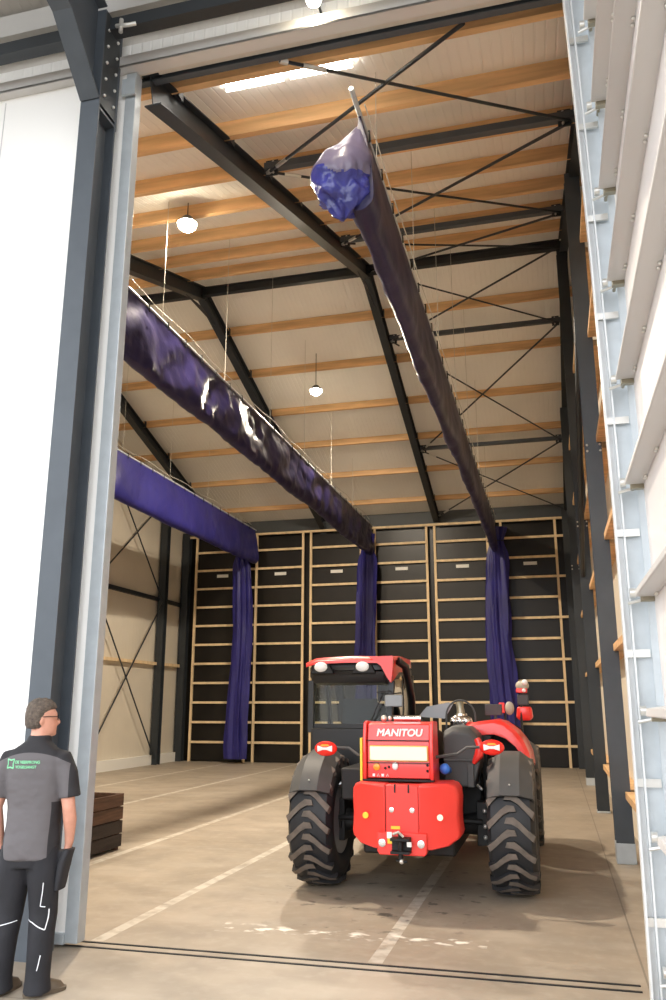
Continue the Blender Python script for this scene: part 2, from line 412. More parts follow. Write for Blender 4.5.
def portal(x, label, w=0.18, xf=None):
    t = thing('portal_frame', label, 'steel frame', (x, YR, 0))
    for a, c in ((6.215, YR), (YB-0.1, YR)):
        xe_ = xf if (xf is not None and a < c) else x
        if a < c and xf is not None: a = 6.135
        bb = MB(); bb.ibeam((xe_, a, zr(a)+RD/2), (x, c, zr(c)+RD/2), w, RD)
        # purlin cleats on the top flange
        ys = [y for y in PUR if min(a, c) < y < max(a, c)]
        x0_ = x
        for y in ys:
            sgn = 1 if a < c else -1
            x = x0_ + (xe_-x0_)*(YR-y)/(YR-6.1) if a < c else x0_
            bb.box(x-w/2, x-w/2+0.012, y+0.04*sgn-0.005, y+0.14*sgn, zr(y)+RD-0.03, zr(y)+RD+0.16)
            bb.box(x+w/2-0.012, x+w/2, y+0.04*sgn-0.005, y+0.14*sgn, zr(y)+RD-0.03, zr(y)+RD+0.16)
        x = x0_; bb.build('rafter', M['steel'], t)
    hb = MB(); hb.prism([(YR-0.9, zr(YR-0.9)+.02), (YR, zr(YR)-0.16), (YR+0.9, zr(YR+0.9)+.02)], 'x', x-0.008, x+0.008)
    hb.build('ridge_haunch', M['steel'], t)
    cb = MB(); cb.ibeam((x, YB-0.065, 0), (x, YB-0.065, zr(YB)+0.25), w, 0.12, up=(0, 1, 0)); cb.build('column', M['steel'], t)
    cb = MB(); cb.ibeam((x, 6.42, 0), (x, 6.42, 7.5), w, 0.24, up=(0, 1, 0))
    if x < -4: cb.build('column', M['steel'], t)
    else: cb.bm.free()
    return t
PUR = [6.5, 7.85, 9.17, 10.5, 11.85, 13.2, 14.5, 16.85, 18.35, 19.95, 21.5, 23.1, 24.7]
portal(-3.30, 'dark steel portal frame nearest the doorway, kinked at the ridge behind the blue bag', xf=-3.46)
portal(-7.05, 'dark steel portal frame crossing behind the middle blue curtain')
portal(-10.80, 'dark steel portal frame seen low at left above the leftmost blue curtain')
b = thing('gable_frame', 'dark steel gable frame flat against the right-hand wall, from eaves to ridge', 'steel frame', (0.72, YR, 0))
for a, c in ((6.215, YR), (YB-0.1, YR)):
    bb = MB(); bb.ibeam((0.72, a, zr(a)+RD/2), (0.72, c, zr(c)+RD/2), 0.16, RD); bb.build('rafter', M['steel'], b)
cb = MB(); cb.ibeam((0.70, YB-0.3, 0), (0.70, YB-0.3, zr(YB)+.2), 0.30, 0.24, up=(0, 1, 0)); cb.build('column', M['steel'], b)

ordn = ['first', 'second', 'third', 'fourth', 'fifth', 'sixth', 'seventh']
for i, y in enumerate(PUR):
    zb = zr(y) + RD
    bb = MB(); bb.prism([(y-0.04, zb), (y+0.04, zb), (y+0.04, zb+pdf(y)), (y-0.04, zb+pdf(y))], 'x', XL+.02, XR-.02)
    if i < 7: lab = ordn[i] + ' spruce purlin in from the doorway, on the near roof slope'
    else: lab = ordn[12-i] + ' spruce purlin up from the back wall, on the far roof slope'
    tag(bb.build('timber_purlin', M['wood']), lab, 'purlin', 'spruce purlins under the roof')
bb = MB(); bb.ibeam((XL+.02, YR, zr(YR)+RD-.12), (0.66, YR, zr(YR)+RD-.12), 0.12, 0.2)
tag(bb.build('ridge_beam', M['steel']), 'dark steel tie beam running along under the ridge of the roof', 'beam')

# struts and crossed rods of the right-hand roof bay
ST = [8.75, 12.75, 17.4, 21.8]
names = ['near slope, behind the blue bag', 'near slope, closest to the ridge', 'far slope, closest to the ridge', 'far slope, closest to the back wall']
for y, nm in zip(ST, names):
    z = zr(y) + RD - 0.1
    t = thing('roof_strut', 'square steel strut in the right roof bay, ' + nm, 'strut', ((-1.3), y, z))
    bb = MB(); bb.bar((-3.22, y, z), (0.66, y, z), 0.1, 0.1); bb.build('tube', M['steel_blue'], t, bevel=0.008)
    bb = MB()
    for xx in (-3.2, 0.62):
        bb.box(xx-0.006, xx+0.16*(1 if xx < 0 else -1), y-0.006, y+0.006, z-0.13, z+0.10)
    split_build(bb, 'end_plate', M['steel'], t)
    bb = MB()
    for xx in (-3.1, 0.52):
        for dz in (-0.09, 0.06): bb.cyl((xx, y-0.03, z+dz), (xx, y+0.03, z+dz), 0.016, 8)
    split_build(bb, 'bolt', M['zinc'], t)
nd = [5.95, 8.75, 12.75, YR, 17.4, 21.8, 25.3]
where = ['over the doorway', 'right of the blue bag', 'just before the ridge', 'just past the ridge', 'halfway down the far slope', 'above the racks on the back wall']
for k in range(6):
    for d in (0, 1):
        a, c = (nd[k], nd[k+1]) if d == 0 else (nd[k+1], nd[k])
        p = Vector((-3.18, a, zr(a)+RD-0.16 - 0.02*d)); q = Vector((0.6, c, zr(c)+RD-0.16 - 0.02*d))
        if k == 0 and d == 0: p = Vector((-2.17, 6.24, zr(6.24)+RD-.05))
        if k == 0 and d == 1: q = Vector((-0.42, 6.24, zr(6.24)+RD-.05))
        t = thing('brace_rod', 'roof brace rod %s, running %s' % (where[k], 'front left to back right' if d == 0 else 'back left to front right'), 'brace', tuple((p+q)/2), 'crossed roof braces')
        bb = MB(); bb.tube([p, q], 0.021 if d else 0.018, 8); bb.build('rod', M['steel'], t)
        u = (q-p).normalized(); bb = MB(); bb.tube([p+u*0.25, p+u*0.5], 0.026, 6); bb.tube([p, p+u*0.08], 0.03, 6); split_build(bb, 'turnbuckle', M['zinc'], t)

# ------------------------------------------------------------------ gable columns and girts on the right wall
for i, (y, nm) in enumerate(((10.62, 'nearest'), (15.3, 'middle'), (20.3, 'farthest'))):
    t = thing('gable_column', nm + ' dark steel column along the right-hand wall', 'column', (0.68, y, 0), None)
    z1 = zr(y) + 0.02
    bb = MB(); bb.ibeam((0.68, y, 0.0), (0.68, y, z1), 0.20, 0.24, up=(0, 1, 0)); bb.build('shaft', M['steel_blue'] if i == 0 else M['steel'], t)
    bb = MB(); bb.box(0.573, 0.787, y-0.128, y+0.128, 0.0, (0.22, 0.03, 0.16)[i]); bb.build('foot_sleeve', M['galv'], t, bevel=0.004)
    bb = MB()
    for dx in (-.08, .08):
        for zz in (4.9, 4.98): bb.sphere((0.68+dx, y-0.125, zz), 0.016, 8, 5)
    split_build(bb, 'bolt', M['zinc'], t)
GZ = [0.74, 2.42, 3.78, 5.05, 6.5, 7.9]
hn = ['lowest', 'second lowest', 'third lowest', 'third highest', 'second highest', 'highest']
for z, nm in zip(GZ, hn):
    t = thing('wall_girt', nm + ' spruce girt between the columns of the right-hand wall', 'girt', (0.85, 12, z), 'spruce girts on the right-hand wall')
    cuts = [6.25, 10.49, 10.76, 15.17, 15.44, 20.17, 20.44, YB-.45]
    if z > 7.2: cuts[0] = 6.4 + (z-7.1)/SL; cuts[-1] = YB - (z-7.1)/SL
    for a, c in zip(cuts[::2], cuts[1::2]):
        bb = MB(); bb.box(0.72, XR-.002, a, c, z-0.04, z+0.04); bb.build('girt_board', M['wood'], t)
bb = MB(); bb.tube([(0.62, 10.75, 6.9), (0.62, 15.15, 4.0)], 0.045, 8)
tag(bb.build('wall_brace', M['steel']), 'dark steel tube slanting between the right-hand wall columns', 'brace')

# left wall: column, steel tie, timber girt, crossed rods
for y, nm in ((23.7, 'dark steel column on the cream left wall, left of the corner column'), (25.35, 'dark steel corner column where the cream left wall meets the racks'), (19.4, 'dark steel column on the cream left wall, hidden by the door leaf')):
    bb = MB(); bb.ibeam((-11.82, y, 0), (-11.82, y, min(8.0, zr(y))), 0.24 if y < 25 else 0.26, 0.22, up=(0, 1, 0))
    tag(bb.build('wall_column', M['steel']), nm, 'column')
bb = MB(); bb.box(-11.98, -11.88, 6.5, YB-.02, 4.93, 5.05); tag(bb.build('wall_tie', M['steel']), 'thin dark steel tie running level along the cream left wall', 'beam')
bb = MB(); bb.box(-11.99, -11.86, 6.5, YB-.02, 2.95, 3.04); tag(bb.build('wall_girt', M['woodv']), 'pale timber rail running along the cream left wall at mid height', 'girt')
for p, q, nm in (((-11.8, 19.5, 4.95), (-11.8, 23.6, 0.2), 'lower'), ((-11.76, 19.5, 0.2), (-11.76, 23.6, 4.9), 'lower'), ((-11.8, 19.5, 9.0), (-11.8, 23.6, 5.0), 'upper'), ((-11.76, 19.5, 5.0), (-11.76, 23.6, 8.3), 'upper')):
    fall = p[2] > q[2]
    bb = MB(); bb.tube([p, q], 0.022, 8)
    tag(bb.build('wall_brace', M['steel']), '%s wall brace rod on the left wall, %s towards the back' % (nm, 'falling' if fall else 'rising'), 'brace', 'braces on the left wall')

# ------------------------------------------------------------------ timber racks on the back wall
UN = [(-11.47, -9.62), (-9.31, -7.70), (-7.43, -5.75), (-5.30, -3.62), (-3.36, -1.72), (-1.30, 0.33)]
RZ = [0.6 + 0.615*k for k in range(11)]
pos = ['leftmost of six, beside the corner column', 'second from left, right of the leftmost blue bundle', 'directly left of the middle blue bundle', 'third from the right, above the red cab', 'second from the right, left of the thick blue bundle', 'rightmost of six, beyond the thick blue bundle']
for (x0, x1), nm in zip(UN, pos):
    t = thing('timber_rack', 'ladder-like timber rack, ' + nm, 'rack', ((x0+x1)/2, 25.4, 0), 'timber racks on the back wall')
    for xx in (x0, x1):
        bb = MB(); bb.box(xx-0.037, xx+0.037, 25.37, 25.43, 0, 7.3); bb.build('post', M['woodv'], t)
    xe = x1 + (0.30 if x1 > 0 else 0.0)
    for k, z in enumerate(RZ):
        e = xe if (k % 2 == 0 or x1 < 0) else x1
        if x1 == -9.62: e = -9.36
        bb = MB(); bb.box(x0+0.03, e, 25.335, 25.37, z-0.036, z+0.036); bb.build('rung', M['woodv'], t)
    bb = MB(); bb.box(x0+0.05, x1-0.05, 25.43, 25.45, 0.03, 7.2); bb.build('black_panel', M['blackpanel'], t)
    xc = (x0+x1)/2 + 0.02
    bb = MB(); bb.box(xc-0.2, xc+0.2, 25.415, 25.43, 5.90, 6.0); bb.build('label_card', M['card'], t)
bb = MB(); bb.box(XL+.05, 0.62, 25.34, 25.41, 7.27, 7.34)
tag(bb.build('top_rail', M['woodv']), 'long pale timber rail along the top of all the back wall racks', 'rail')

# ------------------------------------------------------------------ dividing curtains, rolled up under long poles
def curtain(x, z, y0, label, near_w, seed, H=1.0, dr=0.0, wx=0.0, col='tarp', bw=0.10, cr_=1.0):
    t = thing('dividing_curtain', label, 'curtain', (x, 15, z), 'rolled blue dividing curtains')
    bb = MB(); bb.tube([(x, y0-0.35, z), (x, 25.1, z)], 0.024, 8); bb.build('pole', M['galv'], t)
    bb = MB(); bb.tube([(x+0.05, y0, z+0.10)] + [(x+0.05, y, z+0.10 + 0.03*math.sin(y*3)) for y in [y0+0.5*k for k in range(1, int((25-y0)/0.5))]], 0.006, 6); bb.build('pull_cord', M['cord'], t)
    rings = []; n = 44; y = y0; ys = []
    while y < 24.95: ys.append(y); y += 0.11
    ys.append(24.98)
    for y in ys:
        d = y - y0
        w = bw + near_w * math.exp(-d/1.1)
        w *= 1 + 0.25*N3(y*0.7, seed, 3)
        h = H * (1 + 0.07*N3(y*0.35, seed, 0) + 0.02*N3(y*2.2, seed, 5)) + dr*math.exp(-((d-5)/5)**2)
        if near_w > 0.2: h *= min(1, 0.72 + d*0.12)
        ring = []
        for k in range(n):
            a = 2*PI*k/n
            # teardrop: pinched round the pole at the top, full at the bottom
            s = (1 - math.cos(a)) / 2                # 0 top .. 1 bottom
            hw = w * (0.12 + 0.88 * math.sin(PI*min(1, s*0.60))**1.6) if s < 0.86 else w * math.sqrt(max(0, 1-((s-0.86)/0.14)**2)) * 1.0
            if s >= 0.86: hw = max(hw*0.98, 0.005)
            sx = 1 if math.sin(a) >= 0 else -1
            hw = hw if abs(math.sin(a)) > 1e-6 else 0
            px = x + sx*hw; pz = z - 0.02 - h*s
            # folds hanging from the gathered points plus fine creases
            side = 1 if sx > 0 else 2
            swag = math.sin(y*2.6 + seed + 2.5*N3(y*.6, 1, seed)) * 0.028 * math.sin(PI*s)
            f = cr_*(0.05*N3(y*1.1+1.5*s, s*1.6+side*3, seed) + 0.055*N3(y*3.6 + 2.2*s, s*1.3+side*5, seed+9) + 0.045*(abs(N3(y*5.5 - 2.5*s, s*1.8+side*7, seed+14))-0.2) + 0.030*N3(y*8 - 3*s, s*3.2+side*7, seed+4) + 0.012*N3(y*16, s*9+side, seed+6))
            m_ = min(1, s*4) * (1 - 0.55*(s > 0.93))
            px += (f*0.9 + swag) * m_ * sx + wx*s
            pz += 0.03*N3(y*3, s*3, seed+2) * m_
            ring.append((px, y, pz))
        rings.append(ring)
    bb = MB(); bb.ring_loft(rings); bb.build('rolled_cloth', M[col], t, smooth=80)
    bb = MB()
    yy = y0 + 0.3; kk = 0
    while yy < 24.8:
        bb.tube([(x-0.035, yy, z-0.09), (x-0.03, yy, z+0.035), (x+0.03, yy, z+0.04), (x+0.035, yy, z-0.09)], 0.009, 6); yy += 0.62
    split_build(bb, 'hook', M['blackm'], t)
    # thin wires up to the roof
    for yy in [y0+0.8+2.45*k for k in range(8)]:
        if yy > 24.4: break
        w_ = MB(); w_.tube([(x, yy, z+0.02), (x, yy, top(yy)-0.005)], 0.004, 6); w_.build('suspension_wire', M['cord'], t)
    return t
def bundle(t, x, y, z1, seed, w=0.31, flare=0.0, neck=6.55):
    rings = []; n = 60
    zz = 0.14
    while zz <= z1:
        u = (zz-0.14)/(z1-0.14)
        ww = w * (1 - 0.15*u + flare*(1-u)**0.7)
        if zz > neck-0.6: ww *= 1 - 0.40*math.exp(-((zz-neck)/0.28)**2)
        cx = x + 0.05*math.sin(zz*0.9+seed)
        ring = []
        for k in range(n):
            a = 2*PI*k/n
            r = 1 + 0.20*math.sin(7*a + seed + 0.5*math.sin(zz)) + 0.12*math.sin(13*a + zz*0.8 + seed) + 0.20*N3(math.cos(a)*2, math.sin(a)*2 + seed, zz*0.9)
            ring.append((cx + ww*r*math.cos(a), y + 0.16*r*math.sin(a), zz))
        rings.append(ring); zz += 0.12
    bb = MB(); bb.ring_loft(rings); bb.build('hanging_end', M['tarp_bright'], t, smooth=80)
    bb = MB(); bb.tube([(x + w*0.8*math.cos(a), y+0.15*math.sin(a), neck) for a in [2*PI*k/16 for k in range(17)]], 0.014, 6); bb.build('tie_rope', M['blackm'], t)
tR = curtain(-1.45, 7.2, 6.5, 'rolled-up blue curtain on the right, its near end sagging like a bag', 0.02, 3, H=0.98, dr=0.08, wx=-0.01, cr_=0.35)
bundle(tR, -1.43, 24.75, 7.1, 1.0, 0.30, 0.22)
tL = curtain(-5.30, 7.3, 6.9, 'blue tarpaulin curtain rolled up in the middle, shiny and wrinkled', 0.05, 11, H=1.02)
bundle(tL, -5.45, 24.75, 7.1, 2.2, 0.27, 0.08)
tC = curtain(-9.25, 7.38, 8.0, 'blue tarpaulin curtain rolled up at far left, smooth and violet', 0.05, 23, H=1.14, col='tarp_bright', cr_=0.35, bw=0.13)
bundle(tC, -9.56, 24.75, 7.1, 4.1, 0.29, 0.06)
# the near end of the right curtain hangs open like a crumpled bag
rings = []; n = 72; K = 46
for j in range(K+1):
    s = j/K                                # 0 top .. 1 bottom
    zc = 7.14 - 0.98*s
    prof = [(0, 0.015), (0.15, 0.09), (0.42, 0.26), (0.52, 0.30), (0.66, 0.28), (0.80, 0.235), (0.92, 0.15), (1.0, 0.03)]
    for (a0, r0), (a1, r1) in zip(prof, prof[1:]):
        if a0 <= s <= a1: r = r0 + (r1-r0)*(s-a0)/(a1-a0)
    cx = -1.44 - 0.20*min(1, s*1.9) + 0.05*max(0, s-.6); ring = []
    for k in range(n):
        a = 2*PI*k/n
        cr = 1 + (0.35*N3(math.cos(a)*1.4, math.sin(a)*1.4, s*5) + 0.40*(abs(N3(math.cos(a)*3.0, math.sin(a)*3+7, s*8))-0.22) + 0.22*(abs(N3(math.cos(a)*6, math.sin(a)*6+3, s*16))-0.2)) * min(1, max(0, (s-0.48)*2.6))
        ring.append((cx + r*cr*math.cos(a), 6.55 + 0.8*r*cr*math.sin(a), zc + 0.07*N3(math.cos(a)*2, math.sin(a)*2, s*6)*min(1, s*2)))
    rings.append(ring)
bb = MB(); bb.ring_loft(rings)
for f_ in bb.bm.faces:
    c_ = f_.calc_center_median()
    if c_.z < 6.50 + 0.30*N3(c_.x*3, c_.z*2, 1): f_.material_index = 1
bb.build('sagging_end', [M['tarp_sheen'], M['tarp_inner']], tR, smooth=80)

# ------------------------------------------------------------------ lamps
LC = (1.0, 0.87, 0.70)
def highbay(x, y, z, label, watts=420, k=1.0):
    t = thing('high_bay_lamp', label, 'lamp', (x, y, z))
    bb = MB(); bb.lathe([(0.02*k, 0.12), (0.05*k, 0.11), (0.09*k, 0.04), (0.12*k, 0.0), (0.115*k, -0.01)], (x, y, z), 'z', 24); bb.build('housing', M['steel_blue'], t)
    bb = MB(); bb.lathe([(0.112*k, -0.005), (0.10*k, -0.05*k), (0.06*k, -0.085*k), (0.01*k, -0.095*k)], (x, y, z), 'z', 24); bb.build('lens', M['lampon'], t)
    bb = MB(); bb.cyl((x, y, z+0.1), (x, y, top(y) if y > 6 else tf(y)), 0.008, 6); bb.build('stem', M['blackm'], t)
    l = bpy.data.lights.new('lamp_light', 'AREA'); l.shape = 'DISK'; l.size = 0.28; l.energy = watts; l.color = LC
    lo = bpy.data.objects.new('lamp_light', l); COL.objects.link(lo); lo.parent = t; lo.location = (0, 0, -0.13)
    return t
highbay(-5.07, 10.35, 9.02, 'lit high bay lamp on the near roof slope, the higher one inside the hall', 760, 1.35)
highbay(-5.17, 18.0, 9.21, 'lit high bay lamp on the far roof slope, above the middle blue curtain', 760, 1.35)
highbay(-9.6, 9.6, 8.8, 'added unseen fill lamp over the part of the hall behind the white door leaf', 420)  # extra lamp added out of view to fill the hall with light
t = highbay(-1.69, 5.74, 7.84, 'lit warm lamp over the doorway at the top edge of the photo', 22, 0.6)
bb = MB(); bb.box(-1.70, -1.68, 5.74, 6.02, 7.93, 7.95); bb.build('wall_arm', M['steel'], t)
for x0, x1, nm in ((-3.03, -2.37, 'left'), (-2.31, -1.62, 'right')):
    yt, zt = 6.95, 8.22
    t = thing('tube_lamp', nm + '-hand one of the two lit tube lamps just inside the doorway', 'lamp', ((x0+x1)/2, yt, zt), 'tube lamps under the first purlins')
    bb = MB(); bb.box(x0, x1, yt-0.05, yt+0.05, zt+0.02, zt+0.07); bb.build('housing', M['white'], t, bevel=0.01)
    bb = MB(); bb.cyl((x0+0.01, yt, zt), (x1-0.01, yt, zt), 0.045, 12); bb.build('tube', M['tubeon'], t)
    bb = MB()
    for xx in (x0+.1, x1-.1): bb.tube([(xx, yt, zt+0.06), (xx, yt, top(yt))], 0.005, 6)
    split_build(bb, 'hanger', M['zinc'], t)

# ------------------------------------------------------------------ front: column with haunch, eaves strut, door leaf
t = thing('haunched_column', 'slate grey steel column with bolted haunch before the white door leaf', 'column', (-3.73, 5.74, 0))
bb = MB(); bb.ibeam((-3.768, 5.74, 0), (-3.768, 5.74, 8.1), 0.19, 0.30, up=(0, 1, 0), tf=0.018, tw=0.012); bb.build('shaft', M['steel_blue'], t)
bb = MB()
zt0 = 7.12
P0, P1, P2 = (5.585, zt0), (5.07, 7.62), (-3.2, 7.62 + 8.27*SL)
bb.box(-3.863, -3.673, 5.88, 5.905, 7.0, 8.15)                       # end plate
for a, c in ((P0, P1), (P1, P2)):
    bb.bar((-3.768, a[0], a[1]), (-3.768, c[0], c[1]), 0.19, 0.018)
bb.prism([(5.59, 7.12), (5.59, 8.15), (-3.2, 8.15+8.79*SL), (-3.2, 7.62+8.27*SL), (5.07, 7.62)], 'x', -3.774, -3.762)
bb.bar((-3.768, 5.6, 8.14), (-3.768, -3.2, 8.14+8.8*SL), 0.19, 0.018)
bb.build('haunched_rafter', M['steel_blue'], t)
bb = MB(); bb.box(-3.763, -3.675, 5.60, 5.88, 7.02, 7.045); bb.build('stiffener_plate', M['steel_blue'], t)
bb = MB()
for zz in (7.2, 7.38, 7.56, 7.74, 7.92):
    for yy in (5.66, 5.82): bb.sphere((-3.668, yy, zz), 0.016, 8, 5)
split_build(bb, 'bolt', M['zinc'], t)
bb = MB(); bb.box(-3.763, -3.675, 5.595, 5.885, 7.08, 8.1); bb.build('connection_plate', M['steel'], t)
bb = MB(); bb.bar((-3.59, 5.6, 7.86), (0.9, 5.6, 7.86), 0.12, 0.13); bb.bar((-3.87, 5.6, 7.86), (-12, 5.6, 7.86), 0.12, 0.13)
tag(bb.build('eaves_strut', M['steel']), 'dark steel eaves strut passing level behind the haunched column above the doorway', 'strut')
bb = MB(); bb.prism([(5.72, 8.2), (5.95, 8.2), (5.98, 8.38), (5.66, 8.38)], 'x', -14, 0.9)
tag(bb.build('eaves_gutter', M['stiff2']), 'pale grey box gutter along the top of the header wall', 'gutter')
bb = MB(); bb.tube([(-3.85, 5.35, 7.95), (-7.2, 2.2, 9.0)], 0.05, 10)
tag(bb.build('brace_rod', M['steel_blue']), 'slate brace tube reaching up left from the haunched column top', 'brace')
t = thing('beam_clamp', 'small zinc clamp on the eaves strut right of the haunched column', 'clamp', (-3.42, 5.55, 7.78))
bb = MB(); bb.tube([(-3.5, 5.5, 7.78), (-3.36, 5.48, 7.74), (-3.3, 5.5, 7.76)], 0.018, 8); bb.cyl((-3.45, 5.5, 7.84), (-3.45, 5.5, 7.70), 0.02, 8); bb.build('bracket', M['zinc'], t)
for k in range(4):
    y = 4.3 - 1.5*k; zb = tf(y) - 0.2
    bb = MB(); bb.box(-13, 0.9, y-0.05, y+0.05, zb, zb+0.19)
    tag(bb.build('roof_purlin', M['stiff2']), 'grey roof purlin of the front hall, %s from the header wall' % ordn[k], 'purlin', 'grey purlins of the front hall')

t = thing('sliding_door', 'tall white sliding door leaf with galvanised edge, behind the haunched column', 'door', (-5.9, 6.03, 0))
bb = MB(); bb.box(-8.5, -3.645, 5.985, 6.065, 0.07, 7.74)
bb.build('panel', M['leaf'], t)
bb = MB()
for xx in (-8.3, -7.2, -6.1, -5.0, -4.02): bb.box(xx-.004, xx+.004, 5.981, 5.985, 0.07, 7.66)
split_build(bb, 'panel_joint', M['stiff'], t)
bb = MB(); bb.box(-3.645, -3.535, 5.975, 6.085, 0.03, 7.70); bb.build('edge_profile', M['galv'], t, bevel=0.006)
bb = MB(); bb.box(-8.5, -3.645, 5.96, 6.08, 0.02, 0.10); bb.build('bottom_rail', M['galv'], t, bevel=0.004)
bb = MB(); bb.box(-3.66, -3.52, 5.93, 5.955, 7.42, 7.60); bb.build('top_bracket', M['galv'], t)

# ------------------------------------------------------------------ sectional door on the right of the front hall
t = thing('sectional_door', 'white sectional door with grey stiffeners at the right edge of the photo', 'door', (0.7, 4, 0))
del t['label'], t['category']; t.name = 'door_1'; t['kind'] = 'structure'
SH = 0.745; Z0 = 0.195; YD0, YD1 = 1.2, 5.62
for k in range(-1, 11):
    za, zb_ = Z0 + SH*k, Z0 + SH*(k+1)
    za = max(za, 0.02)
    bb = MB()
    if k == 1:      # glazed section
        bb.box(0.66, 0.70, YD0, YD1, za, za+0.10); bb.box(0.66, 0.70, YD0, YD1, zb_-0.10, zb_)
        for yy in (1.2, 2.25, 3.3, 4.35, 5.42): bb.box(0.66, 0.70, yy, yy+0.2, za+0.10, zb_-0.10)
        bb.build('door_panel', M['panelgrey'], t, bevel=0.006)
        for yy in (1.4, 2.45, 3.5, 4.55):
            pb = MB(); pb.box(0.675, 0.685, yy, yy+0.87+.0, za+0.10, zb_-0.10); pb.build('window_pane', M['pane'], t)
    else:
        bb.box(0.66, 0.70, YD0, YD1, za+0.004, zb_-0.004); bb.build('door_panel', M['panelgrey'], t, bevel=0.005)
    # omega stiffener at the foot of each section
    if k >= 0:
        sb = MB(); z = za
        sb.prism([(0.66, z-0.005), (0.66, z+0.06), (0.548, z+0.045), (0.54, z+0.0), (0.548, z-0.006)], 'y', YD0, YD1-0.05)
        sb.build('stiffener_rail', M['stiff'], t, bevel=0.004)
        rb = MB()
        for yy in (2.1, 3.1, 4.0, 4.75, 5.35):
            for dy in (0, 0.05): rb.sphere((0.648, yy+dy, z-0.012), 0.012, 8, 5)
        split_build(rb, 'rivet', M['zinc'], t)
    # roller hinge on the edge
    if k >= 0:
        hb = MB(); z = za
        hb.box(0.575, 0.66, YD1-0.05, YD1, z-0.035, z+0.045); hb.cyl((0.60, YD1-0.02, z), (0.60, YD1+0.11, z), 0.014, 10)
        hb.build('roller_hinge', M['brass'], t, bevel=0.004)
        hb = MB(); hb.lathe([(0.012, -0.02), (0.032, -0.018), (0.032, 0.018), (0.012, 0.02)], (0.535, YD1+0.03, z+0.03), 'x', 14); hb.tube([(0.50, YD1+0.02, z-0.04), (0.60, YD1-0.0, z-0.02)], 0.011, 8); hb.build('roller', M['zinc'], t)
t2 = thing('door_2', '', '', (0.5, 5.72, 0)); del t2['label'], t2['category']; t2['kind'] = 'structure'; t2.name = 'trim_door_track'
TX = lambda z: 0.44 + 0.03*math.sin(PI*min(1, z/8.0)) - 0.045*max(0, z/8.0)**2
def track(nm, mt, cs):
    bb = MB()
    for dx, yc, w_, d_ in cs:
        for a, c in zip(range(0, 9), range(1, 10)):
            bb.bar((TX(a)+dx, yc, a), (TX(c)+dx, yc, c), d_, w_, up=(1, 0, 0))
    bb.build(nm, mt, t2)
track('track_channel', M['galv_white'], [(0.006, 5.71, 0.012, 0.10), (0.035, 5.756, 0.06, 0.012), (0.060, 5.73, 0.012, 0.06)])
track('mounting_angle', M['galv'], [(0.14, 5.771, 0.16, 0.012), (0.19, 5.69, 0.05, 0.012)])
bb = MB()
for k in range(11):
    z = 0.45 + 0.8*k; x_ = TX(z); bb.box(x_+0.01, x_+0.16, 5.725, 5.745, z, z+0.05)
split_build(bb, 'track_bracket', M['zinc'], t2)

# ------------------------------------------------------------------ wooden crate by the doorway
t = thing('wooden_crate', 'dark brown slatted wooden crate on the floor right of the white door leaf', 'crate', (-5.95, 9.4, 0))
for k, z in enumerate((0.04, 0.20, 0.36, 0.52)):
    m_ = M['woodb'] if k < 2 else M['woodd']
    for (a, c, d, e) in ((-6.55, -5.36, 8.72, 8.745), (-6.55, -5.36, 9.925, 9.95), (-5.385, -5.36, 8.745, 9.925), (-6.55, -6.525, 8.745, 9.925)):
        bb = MB(); bb.box(a, c, d, e, z, z+0.145); bb.build('slat', m_, t, bevel=0.006)
for a in (-6.52, -5.455):
    for d in (8.75, 9.86):
        bb = MB(); bb.box(a, a+0.065, d, d+0.065, 0.0, 0.66); bb.build('corner_post', M['woodd'], t)
bb = MB(); bb.box(-6.52, -5.39, 8.75, 9.92, 0.05, 0.08); bb.build('base_board', M['woodb'], t)

